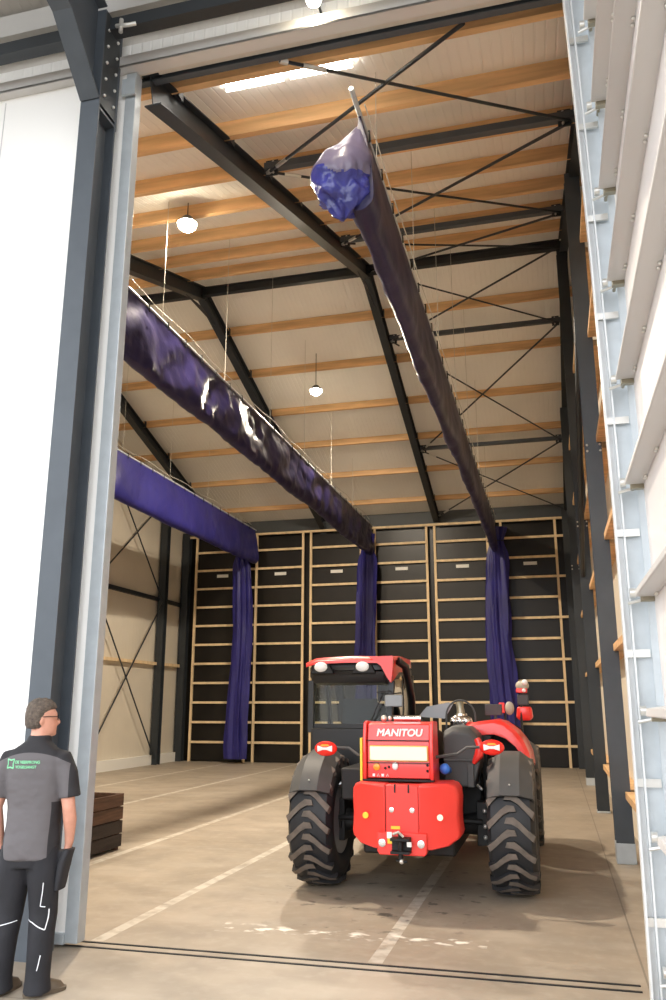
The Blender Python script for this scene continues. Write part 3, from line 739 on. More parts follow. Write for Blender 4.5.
# ------------------------------------------------------------------ telehandler, rear towards the camera
T = thing('telehandler', 'red telehandler with black cab, parked with its rear towards the doorway', 'telehandler', (-1.465, 9.8, 0))
WR = 0.63; YA, YFA = 8.66, 11.45
def wheel(xc, y, side):
    """xc tyre centre, side = -1 left, +1 right (outer side)"""
    W = 0.205; bb = MB()
    prof = [(0.32, -W*0.80), (0.36, -W*0.98), (0.46, -W*1.08), (0.54, -W*1.02), (0.585, -W*0.86), (0.597, -W*0.5), (0.602, 0), (0.597, W*0.5), (0.585, W*0.86), (0.54, W*1.02), (0.46, W*1.08), (0.36, W*0.98), (0.32, W*0.80)]
    bb.lathe(prof, (xc, y, WR), 'x', 64)
    nl = 19
    for sd in (-1, 1):
        for k in range(nl):
            a0 = 2*PI*(k + (0.5 if sd > 0 else 0))/nl
            # centre line of the lug from tread centre out to the shoulder; tail drops behind
            path = [(-0.045, 0.00), (0.02, 0.0), (0.075, -0.045), (0.145, -0.13), (0.205, -0.20), (0.212, -0.22)]
            rad = [0.60, 0.60, 0.598, 0.592, 0.572, 0.54]
            hgt = [0.028, 0.032, 0.032, 0.032, 0.030, 0.02]
            hw = [0.026, 0.030, 0.025, 0.025, 0.029, 0.029]
            lo, hi, = [], []
            for (px, pa), r, h_, w_ in zip(path, rad, hgt, hw):
                for lst, rr in ((lo, r-0.02), (hi, r+h_)):
                    pr_ = []
                    for s_ in (-1, 1):
                        ang = a0 + pa*1.25/0.6 * 0.6 + s_*w_/rr*0.98
                        off = s_*w_*0.35
                        # angle measured so that 0 = rear (towards camera), growing upward
                        pr_.append((xc + sd*(px+off), y - rr*math.cos(ang), WR + rr*math.sin(ang)))
                    lst.append(pr_)
            LO = [[bb.bm.verts.new(p) for p in q] for q in lo]; HI = [[bb.bm.verts.new(p) for p in q] for q in hi]
            for i in range(len(LO)-1):
                bb.mi = 1; bb.face([HI[i][0], HI[i][1], HI[i+1][1], HI[i+1][0]])
                bb.mi = 0
                bb.face([LO[i][0], HI[i][0], HI[i+1][0], LO[i+1][0]]); bb.face([LO[i][1], LO[i+1][1], HI[i+1][1], HI[i][1]])
            bb.face([LO[0][0], LO[0][1], HI[0][1], HI[0][0]]); bb.face([LO[-1][0], HI[-1][0], HI[-1][1], LO[-1][1]])
            bb.mi = 0
    ty = bb.build('tyre', [M['rubber'], M['lug']], T, smooth=35)
    rb = MB()
    o = side*W
    rb.lathe([(0.335, -W*0.95), (0.32, -W*0.6), (0.30, 0), (0.32, W*0.6), (0.335, W*0.95), (0.30, W*0.9), (0.26, side*0.05), (0.14, side*0.10), (0.02, side*0.10)] if side > 0 else
             [(0.335, W*0.95), (0.32, W*0.6), (0.30, 0), (0.32, -W*0.6), (0.335, -W*0.95), (0.30, -W*0.9), (0.26, -0.05), (0.14, -0.10), (0.02, -0.10)], (xc, y, WR), 'x', 40)
    rb.build('rim', M['rim'], ty)
    hb = MB(); hb.lathe([(0.02, 0.19*side), (0.09, 0.18*side), (0.11, 0.08*side), (0.15, -0.02*side), (0.15, -0.22*side), (0.02, -0.24*side)], (xc, y, WR), 'x', 24)
    for k in range(8):
        a = 2*PI*k/8; hb.sphere((xc+0.105*side, y+0.19*math.cos(a), WR+0.19*math.sin(a)), 0.018, 8, 5)
    hb.build('hub', M['blackm'], ty)
for y in (YA, YFA):
    wheel(-2.378, y, -1); wheel(-0.458, y, 1)

def fender(x0, x1, y, a0, a1, r=0.665, front=False):
    xm, w = (x0+x1)/2, (x1-x0)
    prof = [(x0, -0.17), (x0+0.015, -0.075), (x0+0.11, -0.004), (x0+0.13, 0.012), (x1-0.13, 0.012), (x1-0.11, -0.004), (x1-0.015, -0.075), (x1, -0.17)]
    rings = []
    K = 22
    for i in range(K+1):
        a = a0 + (a1-a0)*i/K
        e = 0.0
        ring = []
        for t_, off in ((1, 0.0), (-1, -0.022)):
            seq = prof if t_ == 1 else prof[::-1]
            for x, d in seq:
                # the side skirts taper out towards the two ends
                fade = math.sin(PI*min(1, max(0, (i+2.5)/(K+5))))**0.5
                rr = r + d*(0.45 + 0.55*fade) + off
                ring.append((x + (0.012 if t_ < 0 and x < xm else -0.012 if t_ < 0 else 0), y - rr*math.cos(a), WR + rr*math.sin(a)))
        rings.append(ring)
    bb = MB(); bb.ring_loft(rings); return bb
for x0, x1, y in ((-2.60, -2.16, YA), (-0.675, -0.235, YA)):
    f = fender(x0, x1, y, math.radians(28), math.radians(150)); fo = f.build('fender', M['grey'], T, smooth=30)
    bb = MB(); bb.sphere(((x0+x1)/2, y-0.545, WR+0.405), 0.010, 8, 5); bb.build('fastener', M['zinc'], fo)
for x0, x1, y in ((-2.60, -2.16, YFA), (-0.675, -0.235, YFA)):
    f = fender(x0, x1, y, math.radians(35), math.radians(150)); f.build('fender', M['grey'], T, smooth=30)

# chassis, axles
bb = MB()
bb.box(-1.80, -0.95, 7.95, 12.0, 0.42, 0.98); bb.box(-2.08, -1.80, 8.2, 11.0, 0.85, 1.15); bb.box(-0.98, -0.76, 8.75, 11.0, 0.50, 1.30)
bb.build('chassis', M['blackm'], T, bevel=0.02)
for y in (YA, YFA):
    bb = MB(); bb.tube([(-2.32, y, WR), (-2.0, y, WR-.02), (-1.7, y, WR-.04), (-1.465, y, WR-.05), (-1.2, y, WR-.04), (-0.93, y, WR-.02), (-0.61, y, WR)], [0.14, 0.09, 0.10, 0.17, 0.10, 0.09, 0.14], 16)
    for s_ in (-1, 1):
        xk = -1.465 + s_*0.72; bb.box(xk-0.06, xk+0.06, y-0.12, y+0.12, WR-0.2, WR+0.2); bb.cyl((xk, y-0.14, WR+0.02), (xk-s_*0.5, y-0.17, WR+0.04), 0.028, 10)
    bb.build('axle', M['blackm'], T, bevel=0.01)
    bb = MB()
    for s_ in (-1, 1):
        xk = -1.465 + s_*0.74
        for dz in (-.12, -.02, .12): bb.sphere((xk, y-0.125, WR+dz), 0.022, 8, 5)
        bb.tube([(xk-s_*.06, y-0.13, WR+0.36), (xk-s_*.01, y-0.16, WR+0.32)], 0.014, 8)
    split_build(bb, 'axle_bolt', M['zinc'], T)
bb = MB(); bb.box(-0.95, -0.62, 9.3, 10.9, 0.44, 0.62); bb.build('side_step', M['blackm'], T, bevel=0.02)

# counterweight: rounded casting with a central channel
def cw_half(s):
    # outline in XZ of one lobe (s = -1 left, +1 right); C centre
    c = -1.372
    o = [(0.15, 1.060), (0.40, 1.068), (0.455, 1.05), (0.485, 1.01), (0.492, 0.93), (0.482, 0.80), (0.488, 0.70), (0.496, 0.64), (0.485, 0.60), (0.40, 0.545), (0.26, 0.515), (0.15, 0.51)]
    return [(c + s*x, z) for x, z in o]
cx = -1.372
bb = MB()
for s_ in (-1, 1):
    pts = cw_half(s_)
    rings = []
    zc = sum(p[1] for p in pts)/len(pts)
    for y, k in ((7.60, 0.955), (7.635, 0.99), (7.69, 1.0), (8.12, 1.0), (8.16, 0.96)):
        xin = cx + s_*0.15
        rings.append([(xin + (p[0]-xin)*k, y + 0.16*((abs(p[0]-cx)/0.49)**4 if y < 8 else 0), zc + (p[1]-zc)*k) for p in pts])
    bb.ring_loft(rings)
bb.box(cx-0.152, cx+0.152, 7.615, 8.1, 0.52, 1.055)
bb.build('counterweight', M['reddark'], T, bevel=0.012, smooth=50)
bb = MB()
bb.prism([(cx-0.22, 0.66), (cx-0.22, 0.505), (cx-0.20, 0.475), (cx+0.20, 0.475), (cx+0.22, 0.505), (cx+0.22, 0.66)], 'y', 7.575, 7.66)
hp = bb.build('hitch_plate', M['reddark'], T, bevel=0.008)
bb = MB()
for s_ in (-1, 1):
    bb.lathe([(0.02, -0.02), (0.032, -0.018), (0.034, 0.0)], (cx+s_*0.172, 7.573, 0.575), 'y', 16)
    bb.lathe([(0.012, -0.012), (0.022, -0.010), (0.024, 0.0)], (cx+s_*0.092, 7.612, 0.845), 'y', 14)
split_build(bb, 'bolt', M['chrome'], hp)
bb = MB(); bb.box(cx-0.085, cx+0.085, 7.47, 7.60, 0.605, 0.628); bb.box(cx-0.085, cx+0.085, 7.47, 7.60, 0.50, 0.522); bb.cyl((cx, 7.51, 0.43), (cx, 7.51, 0.67), 0.020, 12); bb.box(cx-0.085, cx+0.085, 7.56, 7.60, 0.50, 0.63)
bb.tube([(cx-0.04, 7.50, 0.45), (cx+0.06, 7.49, 0.44)], 0.010, 8)
bb.build('hitch_hook', M['blackm'], T, bevel=0.004)
bb = MB(); bb.tube([(cx-0.06, 7.49, 0.66), (cx-0.01, 7.48, 0.68), (cx+0.03, 7.49, 0.64)], 0.012, 8); bb.box(cx+0.06, cx+0.1, 7.49, 7.52, 0.56, 0.6); bb.sphere((cx+.01, 7.50, 0.44), 0.022, 8, 6); split_build(bb, 'hitch_pin', M['zinc'], T)
for s_, nm in ((-1, 'y'), (1, 'p')):
    bb = MB(); bb.lathe([(0.001, -0.008), (0.026, -0.007), (0.028, 0.0)], (cx+s_*0.335, 7.632, 0.79), 'y', 18); bb.build('round_reflector', M['yellow'] if s_ < 0 else M['plate'], T)
bb = MB(); bb.box(cx-0.10, cx-0.02, 7.609, 7.613, 0.685, 0.71); bb.box(cx-0.125, cx-0.085, 7.568, 7.573, 0.57, 0.612); split_build(bb, 'warning_sticker', M['yellow'], T)
bb = MB(); bb.box(cx-0.13, cx-0.085, 7.567, 7.573, 0.613, 0.665); bb.build('white_sticker', M['white'], T)
bb = MB()
for s_ in (-0.062, 0.062): bb.box(cx+s_-0.006, cx+s_+0.006, 7.605, 7.64, 0.99, 1.06)
for s_ in (-0.153, 0.153): bb.box(cx+s_-0.004, cx+s_+0.004, 7.611, 7.64, 0.66, 1.05)
split_build(bb, 'groove', M['blackm'], T)

# red rear body between the boom cheeks
XB0, XB1 = -1.77, -1.11
bb = MB()
bb.prism([(7.86, 1.09), (7.86, 1.42), (7.90, 1.575), (8.02, 1.595), (8.12, 1.595), (8.12, 1.09)], 'x', XB0+0.035, XB1-0.035)
bb.build('rear_panel', M['red'], T, bevel=0.008)
bb = MB()
for x0 in (XB0, XB1-0.032):
    bb.prism([(7.815, 1.07), (7.815, 1.43), (7.86, 1.59), (7.93, 1.605), (8.16, 1.595), (8.22, 1.1), (8.22, 0.9), (7.9, 0.9)], 'x', x0, x0+0.032)
split_build(bb, 'boom_cheek', M['red'], T, bevel=0.006)
bb = MB(); bb.box(XB0+0.034, XB1-0.034, 7.835, 7.86, 1.425, 1.432); bb.box(XB0+0.034, XB1-0.034, 7.835, 7.86, 1.225, 1.23); bb.box(XB0+.0, XB1, 7.80, 7.9, 1.07, 1.085)
split_build(bb, 'panel_seam', M['blackm'], T)
bb = MB(); bb.box(XB0-0.022, XB0-0.002, 7.80, 7.86, 1.07, 1.45); bb.build('side_marker', M['yellow'], T)
bb = MB(); bb.box(-1.705, -1.165, 7.825, 7.84, 1.25, 1.375); bb.build('number_plate', M['plate'], T, bevel=0.012)
bb = MB(); bb.box(-1.712, -1.158, 7.84, 7.858, 1.243, 1.382); bb.build('plate_frame', M['yellow'], T, bevel=0.01)
rx = Matrix.Rotation(math.radians(90), 3, 'X')
rxt = Matrix.Rotation(math.radians(90-14), 3, 'X')
text_obj('MANITOU', 0.092, M['white'], T, (-1.43, 7.866, 1.495), rxt, 'maker_lettering', 0.003, shear=0.15, sx=1.02, fat=0.0032)
bb = MB(); bb.lathe([(0.001, -0.02), (0.03, -0.012), (0.034, 0.004)], (-1.645, 7.852, 1.19), 'y', 16); bb.build('amber_lamp', M['amber'], T)
bb = MB(); bb.sphere((-1.47, 7.85, 1.20), 0.030, 14, 8, (1, 0.6, 1.2)); bb.build('plate_lamp', M['lens'], T)
bb = MB()
for xx, zz in ((-1.565, 1.18), (-1.53, 1.19), (-1.17, 1.21), (-1.17, 1.16)): bb.sphere((xx, 7.857, zz), 0.012, 8, 5)
split_build(bb, 'screw', M['blackm'], T)
bb = MB()
for k, xx in enumerate((-1.675, -1.632, -1.59, -1.545)):
    bb.box(xx-0.012, xx+0.012, 7.856, 7.86, 1.105, 1.13) if k % 2 == 0 else bb.tube([(xx-.010, 7.857, 1.105), (xx, 7.857, 1.13), (xx+.010, 7.857, 1.105)], 0.003, 5)
split_build(bb, 'small_mark', M['white'], T)

# boom and carriage
bb = MB()
p0, p1 = Vector((-1.44, 8.25, 1.50)), Vector((-1.44, 12.3, 1.05))
bb.bar(p0, p1, 0.26, 0.30); bb.bar(p0+Vector((0, 2.6, -0.29)), p1+Vector((0, 0.5, -0.056)), 0.21, 0.24)
bb.build('boom', M['blackm'], T, bevel=0.02)
bb = MB(); bb.cyl((-1.52, 8.12, 1.625), (-1.26, 8.12, 1.625), 0.028, 12); bb.build('chrome_pin', M['chrome'], T)
bb = MB(); bb.sphere((-1.61, 8.05, 1.625), 0.03, 10, 6); bb.sphere((-1.55, 8.05, 1.625), 0.022, 10, 6); split_build(bb, 'grease_cap', M['zinc'], T)
bb = MB(); bb.prism([(12.5, 1.15), (12.9, 0.95), (12.9, 0.25), (12.75, 0.2), (12.5, 0.6)], 'x', -1.6, -1.28); bb.build('boom_head', M['red'], T, bevel=0.02)
bb = MB(); bb.box(-2.0, -0.9, 12.9, 12.96, 0.15, 0.25); bb.box(-2.0, -0.9, 12.9, 12.96, 0.75, 0.83)
for xx in (-2.0, -1.5, -0.96): bb.box(xx, xx+.06, 12.9, 12.96, 0.2, 0.8)
for xx in (-1.85, -1.2): bb.box(xx, xx+.12, 12.96, 14.05, 0.06, 0.10); bb.box(xx, xx+.12, 12.96, 13.0, 0.06, 0.75)
bb.build('fork_carriage', M['blackm'], T)

# cab on the left
cabm = M['black']
A = dict(rl=(-2.66, 9.25, 1.20), rr=(-1.84, 9.25, 1.20))
bb = MB()
bb.prism([(-2.66, 1.05), (-1.82, 1.05), (-1.80, 1.50), (-2.68, 1.50)], 'y', 9.2, 9.30)       # rear lower wall
bb.box(-2.66, -1.82, 9.25, 10.9, 0.70, 1.12)                                              # tub
bb.prism([(9.25, 1.1), (10.9, 1.1), (10.9, 1.15), (10.2, 1.30), (9.6, 1.35), (9.25, 1.50)], 'x', -1.83, -1.79)
bb.prism([(9.25, 1.1), (10.9, 1.1), (10.9, 1.15), (10.2, 1.2), (9.6, 1.25), (9.25, 1.50)], 'x', -2.70, -2.66)
bb.build('cab_body', cabm, T, bevel=0.015)
bb = MB()
for p, q, w in (((-2.69, 9.25, 1.45), (-2.70, 9.30, 2.02), 0.06), ((-1.80, 9.25, 1.45), (-1.76, 9.30, 2.02), 0.06), ((-2.68, 10.92, 1.1), (-2.68, 10.55, 2.1), 0.07), ((-1.80, 10.92, 1.1), (-1.76, 10.55, 2.1), 0.07), ((-1.80, 10.2, 1.2), (-1.76, 10.0, 2.1), 0.05), ((-2.69, 10.2, 1.2), (-2.72, 10.0, 2.1), 0.05)):
    bb.bar(p, q, w, 0.08, up=(0, 1, 0))
bb.bar((-2.72, 9.27, 1.52), (-1.77, 9.27, 1.52), 0.05, 0.05); bb.bar((-2.70, 10.9, 1.12), (-1.8, 10.9, 1.12), 0.06, 0.06)
bb.tube([(-1.68, 10.2, 1.35), (-1.62, 9.75, 1.85), (-1.64, 9.5, 2.18), (-1.71, 9.40, 2.24)], 0.045, 10)
bb.build('cab_frame', cabm, T)
# curved right side screen of the cab
rings = []
for y, dx in ((9.30, 0.0), (9.7, 0.06), (10.2, 0.09), (10.6, 0.06)):
    rings.append([(-1.80+dx*0.3, y, 1.35), (-1.78+dx*.6, y, 1.7), (-1.77+dx*.3, y, 2.1)])
bb = MB(); bb.ring_loft(rings, cap=False, closed=False); g = bb.build('side_window', M['glass'], T)
bb = MB(); bb.bm.verts.ensure_lookup_table()
bb.face([bb.bm.verts.new(p) for p in ((-2.68, 9.285, 1.53), (-1.79, 9.285, 1.53), (-1.77, 9.31, 2.02), (-2.69, 9.31, 2.02))]); bb.build('rear_window', M['glass'], T)
bb = MB(); bb.face([bb.bm.verts.new(p) for p in ((-2.68, 10.9, 1.14), (-1.81, 10.9, 1.14), (-1.70, 10.58, 2.08), (-2.68, 10.58, 2.08))]); bb.build('front_window', M['glass'], T)
bb = MB(); bb.face([bb.bm.verts.new(p) for p in ((-2.70, 9.3, 1.45), (-2.70, 10.85, 1.15), (-2.70, 10.56, 2.06), (-2.74, 9.32, 2.02))]); bb.build('door_window', M['glass'], T)
# roof: black hood with a red cap
bb = MB()
rings = []
for y, z0, z1, dx in ((9.12, 2.06, 2.18, 0.04), (9.16, 1.99, 2.24, 0.01), (9.30, 1.97, 2.26, 0.0), (10.6, 2.02, 2.26, 0.0), (10.7, 2.08, 2.20, 0.06)):
    xl, xr = -2.69+dx, -1.75-dx
    rings.append([(xl+0.05, y, z0), (xr-0.05, y, z0), (xr, y, z0+0.07), (xr, y, z1-0.08), (xr-0.08, y, z1), (xl+0.08, y, z1), (xl, y, z1-0.08), (xl, y, z0+0.07)])
bb.ring_loft(rings); bb.build('cab_roof', cabm, T, bevel=0.02)
bb = MB()
rings = []
for y, z, e in ((9.08, 2.235, 0.0), (9.14, 2.27, 0.02), (9.5, 2.30, 0.02), (10.4, 2.30, 0.0), (10.7, 2.25, -0.04)):
    xl, xr = -2.705-e, -1.73+e
    top_ = [(xl, y, z-0.055), (xl+0.12, y, z-0.005), (xl+0.45, y, z+0.008), (xr-0.45, y, z+0.008), (xr-0.22, y, z), (xr, y, z-0.0)]
    bot_ = [(xr, y, z-0.04), (xr-0.22, y, z-0.03), (xr-0.45, y, z-0.025), (xl+0.45, y, z-0.025), (xl+0.12, y, z-0.035), (xl, y, z-0.07)]
    rings.append(top_ + bot_)
bb.ring_loft(rings)
bb.prism([(-1.98, 2.275), (-1.71, 2.28), (-1.70, 2.25), (-1.715, 2.08), (-1.73, 1.99), (-1.77, 2.04), (-1.84, 2.17)], 'y', 9.07, 9.12)
bb.prism([(9.09, 2.27), (10.3, 2.27), (10.3, 2.15), (9.6, 2.12), (9.16, 2.0), (9.09, 2.0)], 'x', -1.75, -1.73)
bb.build('roof_cap', M['red'], T, bevel=0.008, smooth=60)
for xx in (-2.53, -2.05):
    bb = MB(); bb.prism([(xx-0.13, 2.09), (xx+0.15, 2.09), (xx+0.10, 2.19), (xx-0.08, 2.19)], 'y', 9.07, 9.14); lo = bb.build('lamp_bracket', M['blackm'], T, bevel=0.01)
    bb = MB(); bb.sphere((xx, 9.075, 2.165), 0.078, 20, 12, (1.0, 0.45, 0.72)); bb.build('work_lamp', M['lens'], T)
# inside the cab
bb = MB(); bb.ellipses([(-2.2, 9.95, 1.2, 0.24, 0.25), (-2.2, 9.95, 1.32, 0.25, 0.26)], 20, 4); bb.ellipses([(-2.2, 9.72, 1.3, 0.23, 0.07), (-2.2, 9.68, 1.6, 0.24, 0.06), (-2.2, 9.62, 1.82, 0.20, 0.05)], 20, 3.5)
bb.build('seat', M['seat'], T)
bb = MB(); bb.box(-2.62, -1.9, 10.5, 10.82, 1.1, 1.36); bb.build('dashboard', M['seat'], T, bevel=0.03)
bb = MB(); bb.box(-2.15, -1.86, 9.75, 10.4, 1.42, 1.50); bb.build('console', M['cream'], T, bevel=0.03)
bb = MB(); bb.tube([(-2.25+0.17*math.cos(a), 10.42+0.07*math.sin(a), 1.52+0.14*math.sin(a)) for a in [2*PI*k/20 for k in range(21)]], 0.014, 8); bb.tube([(-2.25, 10.42, 1.52), (-2.25, 10.6, 1.3)], 0.03, 8); bb.build('steering_wheel', M['black'], T)
# small mirror and wiper on the rear right of the cab
bb = MB(); bb.box(-1.80, -1.60, 9.05, 9.08, 1.73, 1.86); mr = bb.build('rear_mirror', M['rim'], T, bevel=0.012)
bb = MB(); bb.tube([(-1.72, 9.09, 1.86), (-1.74, 9.12, 1.90), (-1.90, 9.12, 1.885)], 0.008, 6); bb.tube([(-1.72, 9.09, 1.87), (-1.62, 9.1, 1.88)], 0.008, 6); bb.tube([(-2.02, 9.2, 1.5), (-1.90, 9.18, 1.75), (-1.83, 9.15, 1.88)], 0.008, 6); bb.build('mirror_arm', M['black'], mr)
# tail lamps on their arms
def tail(x, z, arm):
    bb = MB(); bb.sphere((x, 8.10, z), 0.115, 24, 12, (1.0, 0.38, 0.62)); o = bb.build('tail_lamp', M['redlens'], T)
    bb = MB(); bb.prism([(x-0.075, z-0.030), (x-0.02, z-0.012), (x+0.02, z-0.012), (x+0.075, z-0.03), (x+0.075, z+0.030), (x+0.02, z+0.012), (x-0.02, z+0.012), (x-0.075, z+0.03)], 'y', 8.048, 8.07); bb.build('reflector', M['lens'], o, bevel=0.006)
    bb = MB(); bb.prism([(x-0.05, z+0.022), (x+0.05, z+0.022), (x+0.03, z+0.042), (x-0.03, z+0.042)], 'y', 8.058, 8.075); bb.build('indicator', M['amber'], o)
    bb = MB(); bb.tube(arm, 0.014, 8); bb.build('lamp_arm', M['grey'], o)
tail(-2.205, 1.335, [(-2.12, 8.12, 1.345), (-1.98, 8.14, 1.34), (-1.88, 8.1, 1.28), (-1.77, 8.0, 1.26)])
tail(-0.595, 1.365, [(-0.68, 8.12, 1.365), (-0.83, 8.12, 1.36), (-0.92, 8.1, 1.30), (-1.12, 8.0, 1.275)])

# engine cover on the right: grey rear cowl, red bonnet
bb = MB()
rings = []
for y, s_ in ((8.42, 0.96), (8.48, 1.0), (9.2, 1.0), (9.25, 0.97)):
    rings.append([(-1.09, y, 0.98), (-0.80, y, 0.98), (-0.74, y, 1.2), (-0.76, y, 1.44*s_+0.02), (-0.84, y, 1.535*s_), (-1.00, y, 1.55*s_), (-1.09, y, 1.50*s_)])
bb.ring_loft(rings); bb.build('engine_cowl', M['grey'], T, bevel=0.015)
bb = MB()
Yb0 = 8.75
rings = []
def bon(y, dz, dx, th=0.0):
    o = [(-0.98, 1.52), (-0.86, 1.57), (-0.62, 1.60), (-0.52, 1.575), (-0.42, 1.50), (-0.34, 1.40), (-0.285, 1.27), (-0.265, 1.12)]
    i = [(-0.30, 1.12), (-0.33, 1.25), (-0.40, 1.36), (-0.50, 1.44), (-0.62, 1.48), (-0.80, 1.47), (-0.98, 1.44)]
    return [(x*1.0 + dx*(x+0.98), y, z+dz) for x, z in o + i]
for y, dz, dx in ((8.98, -0.03, -0.04), (9.02, 0.0, 0.0), (9.8, 0.0, 0.0), (10.5, -0.04, 0.0), (10.85, -0.12, -0.05)): rings.append(bon(y, dz, dx))
bb.ring_loft(rings)
bb.build('bonnet', M['red'], T, bevel=0.006, smooth=60)
bb = MB(); bb.prism([(-0.98, 0.75), (-0.72, 0.75), (-0.72, 1.3), (-0.66, 1.44), (-0.98, 1.46)], 'y', 9.0, 10.85); bb.prism([(-0.72, 1.0), (-0.33, 1.12), (-0.36, 1.27), (-0.44, 1.38), (-0.6, 1.45), (-0.72, 1.45)], 'y', 9.35, 10.8); bb.build('engine_bay', M['blackm'], T)
bb = MB(); bb.tube([(-0.80, 8.41, 1.20), (-0.745, 8.40, 1.28), (-0.73, 8.41, 1.37), (-0.76, 8.42, 1.43)], [0.02, 0.045, 0.04, 0.03], 10); bb.build('red_grab_panel', M['red'], T)
bb = MB(); bb.box(-1.09, -0.80, 8.40, 8.415, 1.215, 1.235); bb.box(-0.86, -0.80, 8.38, 8.44, 0.98, 1.2); bb.build('cowl_trim', M['grey'], T, bevel=0.005)
bb = MB(); bb.sphere((-1.035, 8.05, 1.17), 0.050, 16, 10, (1, .8, 1)); bb.cyl((-1.035, 8.08, 1.17), (-1.035, 8.3, 1.14), 0.035, 12); bb.build('blue_filler_cap', M['bluecap'], T)
# chrome exhaust inside a hoop guard
bb = MB(); bb.lathe([(0.02, 1.52), (0.115, 1.52), (0.125, 1.57), (0.11, 1.62), (0.07, 1.64), (0.065, 1.66), (0.04, 1.66)], (-0.985, 9.15, 0), 'z', 20)
for k in range(3): bb.sphere((-1.05+0.065*k, 9.05, 1.585), 0.042, 12, 8)
ex = bb.build('exhaust_silencer', M['chrome'], T)
bb = MB(); bb.tube([(-0.985, 9.15, 1.64), (-0.99, 9.15, 1.72), (-1.0, 9.19, 1.775)], [0.05, 0.038, 0.044], 14); bb.build('exhaust_pipe', M['brass'], ex)
bb = MB(); bb.tube([(-1.14+0.0, 9.12, 1.5)] + [(-0.985+0.155*math.cos(a), 9.12, 1.63+0.17*math.sin(a)) for a in [PI*(1-k/12) for k in range(13)]] + [(-0.83, 9.12, 1.5)], 0.010, 8); bb.build('exhaust_guard', M['grey'], ex)
# dark glass panel and box between cab and engine
bb = MB(); bb.prism([(-1.52, 1.62), (-1.22, 1.60), (-1.12, 1.76), (-1.17, 1.78), (-1.42, 1.73)], 'y', 9.6, 9.62); bb.build('boom_cover', M['rim'], T)
bb = MB(); bb.box(-0.82, -0.62, 10.3, 10.36, 1.63, 1.76); bb.cyl((-0.70, 10.33, 1.5), (-0.70, 10.33, 1.65), 0.02, 8); bb.build('black_box_mirror', M['grey'], T, bevel=0.015)
# mirrors and lamps standing up at the front right corner
bb = MB(); bb.tube([(-0.42, 10.9, 1.2), (-0.42, 10.95, 1.6), (-0.40, 11.0, 2.0)], 0.016, 8); bb.tube([(-0.42, 10.92, 1.45), (-0.62, 10.92, 1.55), (-0.62, 10.92, 1.65)], 0.016, 8); mp = bb.build('mirror_post', M['black'], T)
bb = MB(); bb.sphere((-0.39, 10.98, 1.99), 0.085, 16, 10, (1, .6, .75)); bb.build('upper_mirror_head', M['cream'], mp)
bb = MB(); bb.sphere((-0.355, 10.93, 2.03), 0.038, 12, 8); bb.sphere((-0.37, 10.92, 1.93), 0.025, 10, 6); bb.build('lamp_lens', M['lens'], mp)
bb = MB(); bb.box(-0.47, -0.33, 10.93, 10.97, 1.90, 1.955); bb.ellipses([(-0.38, 11.0, 1.56, 0.07, 0.04), (-0.38, 11.0, 1.60, 0.105, 0.06), (-0.38, 11.0, 1.70, 0.095, 0.06), (-0.38, 11.0, 1.73, 0.08, 0.05)], 18, 2.6); bb.box(-0.69, -0.62, 10.88, 10.93, 1.65, 1.78); split_build(bb, 'red_lamp_housing', M['red'], mp, bevel=0.01)
bb = MB(); bb.box(-0.46, -0.32, 10.95, 11.0, 1.75, 1.88); bb.build('grey_lamp_housing', M['grey'], mp, bevel=0.01)
bb = MB(); bb.sphere((-0.56, 10.9, 1.71), 0.065, 14, 8, (0.9, .6, 1.3)); bb.build('lower_mirror_head', M['cream'], mp)

# ------------------------------------------------------------------ the man seen from behind
PX, PY = -3.352, 5.02
TH = math.radians(10)         # body turned a little towards the column
XF = Matrix.Translation((PX, PY, 0)) @ Matrix.Rotation(TH, 4, 'Z') @ Matrix.Diagonal((0.94, 1, 1, 1))
HEADROT = Matrix.Translation((0, 0.0, 1.60)) @ Matrix.Rotation(math.radians(-62), 4, 'Z') @ Matrix.Translation((0, 0.0, -1.60))
bb = MB()
def hx(p): return tuple(HEADROT @ Vector(p))
# head (built facing +y, then turned right)
hb = MB()
hb.ellipses([(0, 0.035, 1.545, 0.035, 0.045), (0, 0.030, 1.56, 0.055, 0.07), (0, 0.022, 1.59, 0.066, 0.085), (0, 0.010, 1.63, 0.074, 0.095), (0, 0.0, 1.67, 0.079, 0.101), (0, -0.004, 1.71, 0.077, 0.098), (0, -0.006, 1.745, 0.064, 0.083), (0, -0.008, 1.768, 0.042, 0.058), (0, -0.008, 1.778, 0.016, 0.024)], 28, 2.15)
hb.sphere((0, 0.112, 1.638), 0.016, 10, 8, (0.9, 1.2, 1.2)); hb.tube([(0, 0.098, 1.675), (0, 0.112, 1.645)], [0.009, 0.013], 8)         # nose
hb.sphere((0, 0.088, 1.600), 0.020, 12, 6, (1.3, .55, .45)); hb.sphere((0, 0.092, 1.565), 0.020, 12, 8, (1.2, .8, .8))                    # mouth, chin
hb.sphere((0, 0.092, 1.693), 0.03, 12, 6, (2.0, .45, .4))                                                                             # brow
for s_ in (-1, 1):
    hb.sphere((s_*0.080, -0.004, 1.652), 0.028, 12, 8, (0.32, 0.62, 1.1)); hb.sphere((s_*0.03, 0.094, 1.672), 0.013, 10, 6)
hb.bm.transform(HEADROT)
tmp = bpy.data.meshes.new('t'); hb.bm.to_mesh(tmp); hb.bm.free(); bb.bm.from_mesh(tmp)
bb.tube([(0, -0.035, 1.40), (0, -0.02, 1.48), (0.004, -0.004, 1.56), (0.006, 0.002, 1.62)], [0.085, 0.070, 0.066, 0.064], 20)
